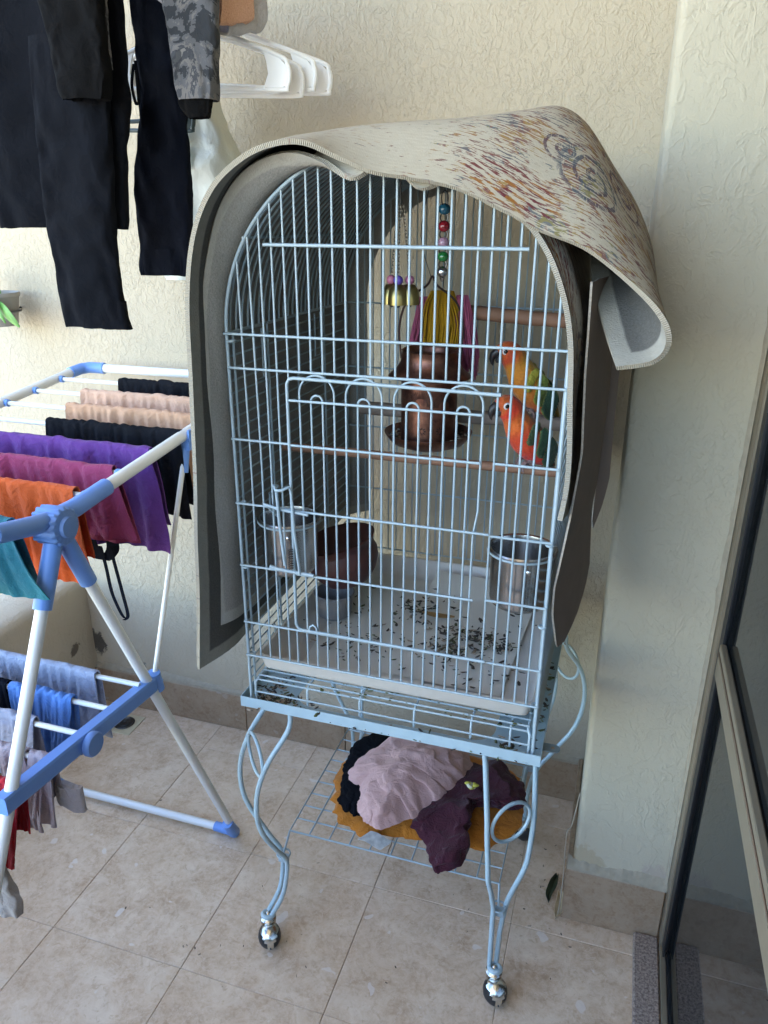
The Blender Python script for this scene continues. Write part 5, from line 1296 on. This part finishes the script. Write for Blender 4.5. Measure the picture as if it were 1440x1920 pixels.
# camouflage sleeve with dark cuff
n = NT('camouflage'); co = n.coord('Object')
a = n.noise(co, 22, 5, .62, .5); b = n.noise(co, 40, 4, .6, 1.0)
c = n.ramp(a, [(.0, (.022, .024, .028)), (.43, (.085, .085, .09)), (.50, (.135, .125, .12)), (.57, (.045, .047, .054)), (.64, (.16, .15, .14))], 'CONSTANT')
n.color(n.mix(n.ramp(b, [(.60, 0.0), (.64, .8)]), c, (.02, .022, .026))); n.set(Roughness=.95); n.bump(n.noise(co, 260, 2), .4, .002); M_camo = n.m
sl_ = empty('camouflage_sleeve', (.35, .30, 1.7), 'grey camouflage sleeve with dark cuff beside the white hangers', 'sleeve')
flatg('sleeve', [(2.0, .295, .425), (1.86, .312, .408), (1.80, .318, .402), (1.73, .326, .394), (1.712, .330, .391)], .30, M_camo, '', 35, depth=.022, fold=.005, parent=sl_)
flatg('cuff', [(1.722, .327, .388), (1.705, .322, .386), (1.690, .336, .380), (1.682, .345, .376)], .30, C_bk2, '', 36, depth=.015, fold=.003, n=20, parent=sl_, crump=.006)
flatg('camouflage_hood', [(2.0, .20, .28), (1.84, .224, .252), (1.75, .232, .250)], .225, M_camo, 'camouflage strip behind the black fleece sleeve', 37, depth=.010)
# towels over the pole's right end
n = NT('peach_terry'); co = n.coord('Object'); f = n.noise(co, 420, 2)
xs_ = n.vec(co)[0]
n.color(n.mix(f, (.50, .25, .15), (.80, .50, .36))); n.set(Roughness=1); n.bump(f, 1.0, .003); M_terry = n.m
C_lgrey = cloth('light_grey_towel', (.47, .45, .46), weave=500, bump=.7)
def towel(name, pts, wd, mat, label, th=.004, ax=(.30, .9, .2)):
    mb = MB(); C0 = crv(pts, 40); G = []
    for i, p in enumerate(C0):
        for k in range(10):
            q = k / 9 - .5; G.append(p + Vector(ax).normalized() * wd * q + Vector((0, 0, .006 * N3(i * .2, q * 5, 3))) + Vector((.006 * N3(i * .15, q * 4, 8), 0, 0)))
    mb.sheet(G, 40, 10, th, (0, 0, 0)); return tag(mb.build(name, mat), label, 'towel')
towel('bath_towel', [(.262, .36, 1.905), (.305, .37, 1.868), (.345, .385, 1.844), (.382, .40, 1.826), (.402, .41, 1.828), (.406, .415, 1.87), (.405, .42, 1.96)], .09, C_lgrey, 'light grey towel folded over the hangers at the top')
towel('terry_towel', [(.340, .36, 1.90), (.364, .365, 1.862), (.382, .37, 1.842), (.396, .375, 1.832), (.402, .38, 1.85), (.400, .385, 1.96)], .075, M_terry, 'peach terry towel lying on the grey one at the top')
# white plastic hangers
M_hang = plain('white_hanger_plastic', (.86, .85, .83), .38, var=.04)
def hanger(cx, cy, cz, yaw, hw, label, mat, roll=0.0, group='clothes hangers overhead', drop=.055):
    o = empty('clothes_hanger', (cx, cy, cz), label, 'hanger', group); o.rotation_euler = (0, roll, yaw)
    def child(nm, mb): 
        q = bpy.data.objects.new(nm, mb.mesh(nm, mat)); col.objects.link(q); q.parent = o
    # local: hook up +z, shoulders along x
    sh = [(-hw, -.078), (-hw + .004, -.062), (-hw + .02, -.048), (-.06, -.012), (-.03, -.004), (-.018, .006), (0, .014), (.018, .006), (.03, -.004), (.06, -.012), (hw - .02, -.048), (hw - .004, -.062), (hw, -.078), (hw - .004, -.095), (hw - .02, -.101), (0, -.098), (-hw + .02, -.101), (-hw + .004, -.095)]
    pts = [Vector((x, 0, z)) for x, z in sh]; pts = [cr(pts + [pts[0]], i / 90) for i in range(90)]
    mb = MB(); mb.tube(pts, .0042, 8, True); child('frame', mb)
    for s in (-1, 1):
        mb = MB(); P_ = [(hw - .002, -.078), (hw - .006, -.064), (hw - .02, -.050), (hw - .045, -.038), (hw - .055, -.034), (hw - .046, -.056), (hw - .042, -.076), (hw - .052, -.100), (hw - .02, -.100), (hw - .006, -.094)]
        V = [(s * x, -.0016, z) for x, z in P_] + [(s * x, .0016, z) for x, z in P_]; k = len(P_)
        mb.add(V, [tuple(range(k)), tuple(range(k, 2 * k))[::-1]] + [(i, k + i, k + (i + 1) % k, (i + 1) % k) for i in range(k)]); child('end_web', mb)
    mb = MB(); mb.tube(crv([(0, 0, .012), (0, 0, .04), (.004, 0, .055), (.022, 0, .066), (.030, 0, .085), (.018, 0, .105), (-.004, 0, .106), (-.016, 0, .092)], 30), .0035, 8); child('hook', mb)
hanger(.285, .440, 1.846, R(-3), .192, 'nearest white plastic hanger with an empty end', M_hang, R(3))
hanger(.290, .470, 1.836, R(2), .190, 'lowest white plastic hanger, behind the nearest one', M_hang, R(1))
hanger(.298, .505, 1.858, R(-2), .203, 'white plastic hanger third from the viewer', M_hang, R(4))
hanger(.305, .540, 1.852, R(3), .203, 'farthest white plastic hanger, closest to the wall', M_hang, R(2))
M_hg = plain('dark_green_plastic', (.035, .06, .065), .4)
hanger(.02, .50, 1.800, R(3), .185, 'dark green hanger between the black and navy trousers', M_hg, R(-2))
hanger(.03, .54, 1.790, R(-3), .185, 'second dark green hanger just below its neighbour', M_hg, R(1))
# white carrier bag behind the navy trousers
n = NT('bag_film'); co = n.coord('World'); v = n.vec(co)
n.color((.50, .515, .46)); n.set(Roughness=.4); n.b.inputs['Transmission Weight'].default_value = 0.0
n.b.inputs['Subsurface Weight'].default_value = .0
h = n.noise(co, 26, 4, .6, 1.0); n.bump(h, .5, .006); M_bag = n.m
bag = empty('carrier_bag', (.15, .64, 1.5), 'white plastic carrier bag with green print behind the navy trousers', 'bag')
flatg('film', [(1.86, .125, .19), (1.75, .10, .205), (1.66, .045, .245), (1.60, .015, .268), (1.52, .010, .262), (1.43, .03, .225), (1.395, .06, .17)], .64, M_bag, '', 41, depth=.045, fold=.008, crump=.012, parent=bag)
M_gp = plain('green_print', (.02, .22, .09), .4)
for (x0, x1, z0, z1) in ((.012, .026, 1.545, 1.572), (.142, .160, 1.62, 1.66), (.142, .156, 1.672, 1.69)):
    mb = MB(); G = []
    for i in range(6):
        for j in range(6):
            x, z_ = lerp(x0, x1, i / 5), lerp(z0, z1, j / 5); G.append((x, .588 - (0 if x > .1 else -.020), z_))
    mb.sheet(G, 6, 6, .0006, (0, 0, 0)); mb.build('green_print', M_gp, bag)
flatg('peach_bundle', [(1.46, .06, .20), (1.42, .085, .195), (1.385, .11, .175), (1.372, .125, .16)], .70, C_peach, 'peach cloth showing just below the carrier bag', 42, depth=.03, fold=.005)
# hanging pot with leaves at the left edge
pt = empty('potted_plant', (-.53, .69, 1.25), 'small potted plant on the wall at the left edge', 'plant')
mb = MB(); mb.lathe([(0, 0), (.040, 0), (.046, .004), (.058, .075), (.062, .078), (.062, .088), (.057, .088), (.054, .07), (0, .068)], (-.535, .705, 1.245), 28); mb.build('pot', plain('pot_grey', (.30, .28, .25), .7), pt)
mb = MB(); mb.torus((-.535, .705, 1.285), .058, .003, (0, 0, 1), 28, 6); mb.tube([(-.535, .762, 1.285), (-.535, .795, 1.285)], .003, 6); mb.build('bracket', M_drk, pt)
M_lf = plain('green_leaf', (.12, .28, .05), .5, nscale=60)
for k, (a, b, wd) in enumerate((((-.49, .66, 1.31), (-.418, .645, 1.252), .016), ((-.50, .66, 1.32), (-.452, .635, 1.262), .010), ((-.54, .66, 1.33), (-.475, .63, 1.30), .014), ((-.56, .70, 1.34), (-.60, .64, 1.38), .02), ((-.52, .70, 1.33), (-.50, .66, 1.40), .016))):
    a, b = Vector(a), Vector(b); G = []; d = (b - a); sdv = d.cross(Vector((0, 1, .2))).normalized()
    for i in range(10):
        t = i / 9
        for q in (-1, -.5, 0, .5, 1): G.append(a + d * t + sdv * wd * q * math.sin(PI * min(1, .1 + .88 * t)) ** .7 + Vector((0, -.01 * math.sin(PI * t) + .004 * q * q, .008 * math.sin(PI * t))))
    mb = MB(); mb.sheet(G, 10, 5, .0006, (0, 0, 0)); mb.build('leaf', M_lf, pt)

# ================================================================ CLOTHES HEAPED ON THE SHELF
def heap(name, outline, z0, h, mat, label, seed, full=1.25, edge=.010, fv=None, group='clothes heaped on the cage shelf', n=76, lumps=.012, dip=None, bend=.03, cat='clothes'):
    """crumpled cloth lying down: more cloth than the outline holds, left to buckle over a domed support"""
    O = [Vector((x, y, 0)) for x, y in outline]; c = sum(O, Vector()) / len(O); k = len(O)
    R0 = []
    for i in range(360):
        x = i / 360 * k; i0 = int(x); f = x - i0; p0, p1, p2, p3 = O[(i0 - 1) % k], O[i0 % k], O[(i0 + 1) % k], O[(i0 + 2) % k]
        R0.append(0.5 * ((2 * p1) + (p2 - p0) * f + (2 * p0 - 5 * p1 + 4 * p2 - p3) * f * f + (3 * p1 - p0 - 3 * p2 + p3) * f ** 3))
    ang = [math.atan2(p.y - c.y, p.x - c.x) for p in R0]; s0 = min(range(360), key=lambda i: abs(ang[i] - (-3 * PI / 4)))
    ccw = ((R0[90] - c).cross(R0[100] - c)).z > 0
    def bnd(t):
        i = int(round((s0 + (t if ccw else -t) * 360))) % 360; p = R0[i]; q = 1 + .07 * FB(math.cos(i * PI / 180) * 4, math.sin(i * PI / 180) * 4, seed, 4) + .012 * N3(math.cos(i * PI / 180) * 14, math.sin(i * PI / 180) * 14, seed); return c + (p - c) * q
    P_ = []; rad = []
    for i in range(n):
        for j in range(n):
            a, b = i / (n - 1) * 2 - 1, j / (n - 1) * 2 - 1; mx_ = max(abs(a), abs(b))
            if mx_ < 1e-6: P_.append(c.copy()); rad.append(0); continue
            u, v = a / mx_, b / mx_
            t = (u + 1) / 8 if v == -1 else (.25 + (v + 1) / 8 if u == 1 else (.5 + (1 - u) / 8 if v == 1 else .75 + (1 - v) / 8))
            P_.append(c.lerp(bnd(t), mx_)); rad.append(mx_)
    rad = np.array(rad)
    def sup(X, Y):
        q = np.array([max(0.0, 1 - min(1, r_) ** 2.6) ** .6 for r_ in rad])
        lm = np.array([lumps * FB(float(x) * 9, float(y) * 9, seed, 3) for x, y in zip(X, Y)])
        return z0 + h * q + lm * (.2 + q)
    A0 = np.array([tuple(p) for p in P_]); S0 = sup(A0[:, 0], A0[:, 1])
    if dip: S0 = S0 + np.array([dip(x, y) for x, y in A0[:, :2]])
    S0 = np.maximum(S0, z0 + .0015)
    P3 = [(p.x, p.y, S0[i] + .006) for i, p in enumerate(P_)]
    bi = np.where(rad > .985)[0]
    def col_(X):
        X[:, 2] = np.maximum(X[:, 2], S0); return X
    G = settle(P3, n, n, full, fv or full, None, 60, .0003, False, col_, bend, seed, .004, (bi, .12), .8)
    G = [Vector((p.x, p.y, p.z if rad[i] < .985 else max(z0 + .001, p.z - .004))) for i, p in enumerate(G)]
    mb = MB(); mb.sheet(G, n, n, .0022, (0, 0, 0), flip=False); return tag(mb.build(name, mat), label, cat, group)
C_or2 = cloth('ochre_padding', (.52, .185, .022), (.38, .125, .014), bump=.5); C_pink = cloth('dusty_pink', (.58, .36, .325), (.50, .30, .275), bump=.35); C_mar = cloth('maroon_crepe', (.060, .012, .022), (.035, .008, .014), weave=300, bump=.7)
heap('padded_jacket', [(.560, .36), (.555, .46), (.60, .545), (.74, .56), (.87, .562), (.96, .53), (.99, .44), (.985, .335), (.92, .275), (.84, .262), (.74, .250), (.66, .232), (.60, .262), (.572, .31)], .2545, .026, C_or2, 'ochre orange jacket at the bottom of the heap', 51, 1.24, lumps=.012, fv=1.10)
heap('dark_sweater', [(.576, .36), (.562, .44), (.585, .525), (.66, .55), (.72, .52), (.73, .40), (.70, .30), (.650, .256), (.605, .272)], .284, .026, C_black, 'black sweater between the orange jacket and the pink shirt', 52, 1.25)
heap('pink_shirt', [(.600, .345), (.612, .43), (.655, .495), (.75, .52), (.845, .50), (.865, .42), (.835, .345), (.785, .275), (.725, .222), (.685, .222), (.650, .262), (.645, .30)], .304, .058, C_pink, 'dusty pink shirt on top of the heap under the cage', 53, 1.05, lumps=.016, fv=1.30)
heap('maroon_scarf', [(.80, .42), (.85, .485), (.93, .50), (.985, .46), (1.000, .395), (.985, .37), (.93, .36), (.895, .345), (.895, .27), (.905, .20), (.868, .150), (.838, .178), (.800, .235), (.775, .262), (.785, .33)], .294, .036, C_mar, 'dark maroon crumpled garment at the right of the heap', 54, 1.27, lumps=.016)
mb = MB(); P_ = []
for i in range(10):
    for j in range(6): P_.append((.668 + i / 9 * .055 + .004 * j, .213 + j / 5 * .026 - i * .0012, .262 + .003 * math.sin(i * .6) + .005 * j / 5))
mb.sheet(P_, 10, 6, .001, (0, 0, 0)); tag(mb.build('care_label', plain('label_print', (.42, .42, .40), .7, var=.7, nscale=70)), 'small grey printed label lying at the front of the heap', 'label')
mb = MB(); rg = random.Random(9)
for k in range(9): mb.ball((.889 + rg.uniform(-.012, .014), .352 + rg.uniform(-.008, .008), .352 + rg.uniform(-.003, .004)), .006, 8, k % 2, (1.3, .8, .6), Matrix.Rotation(rg.uniform(0, 3), 3, 'Z'))
tag(mb.build('food_scrap', [plain('pale_scrap', (.58, .56, .40), .6), plain('yellow_scrap', (.45, .40, .05), .6)]), 'pale green food scrap on the maroon garment', 'scrap')
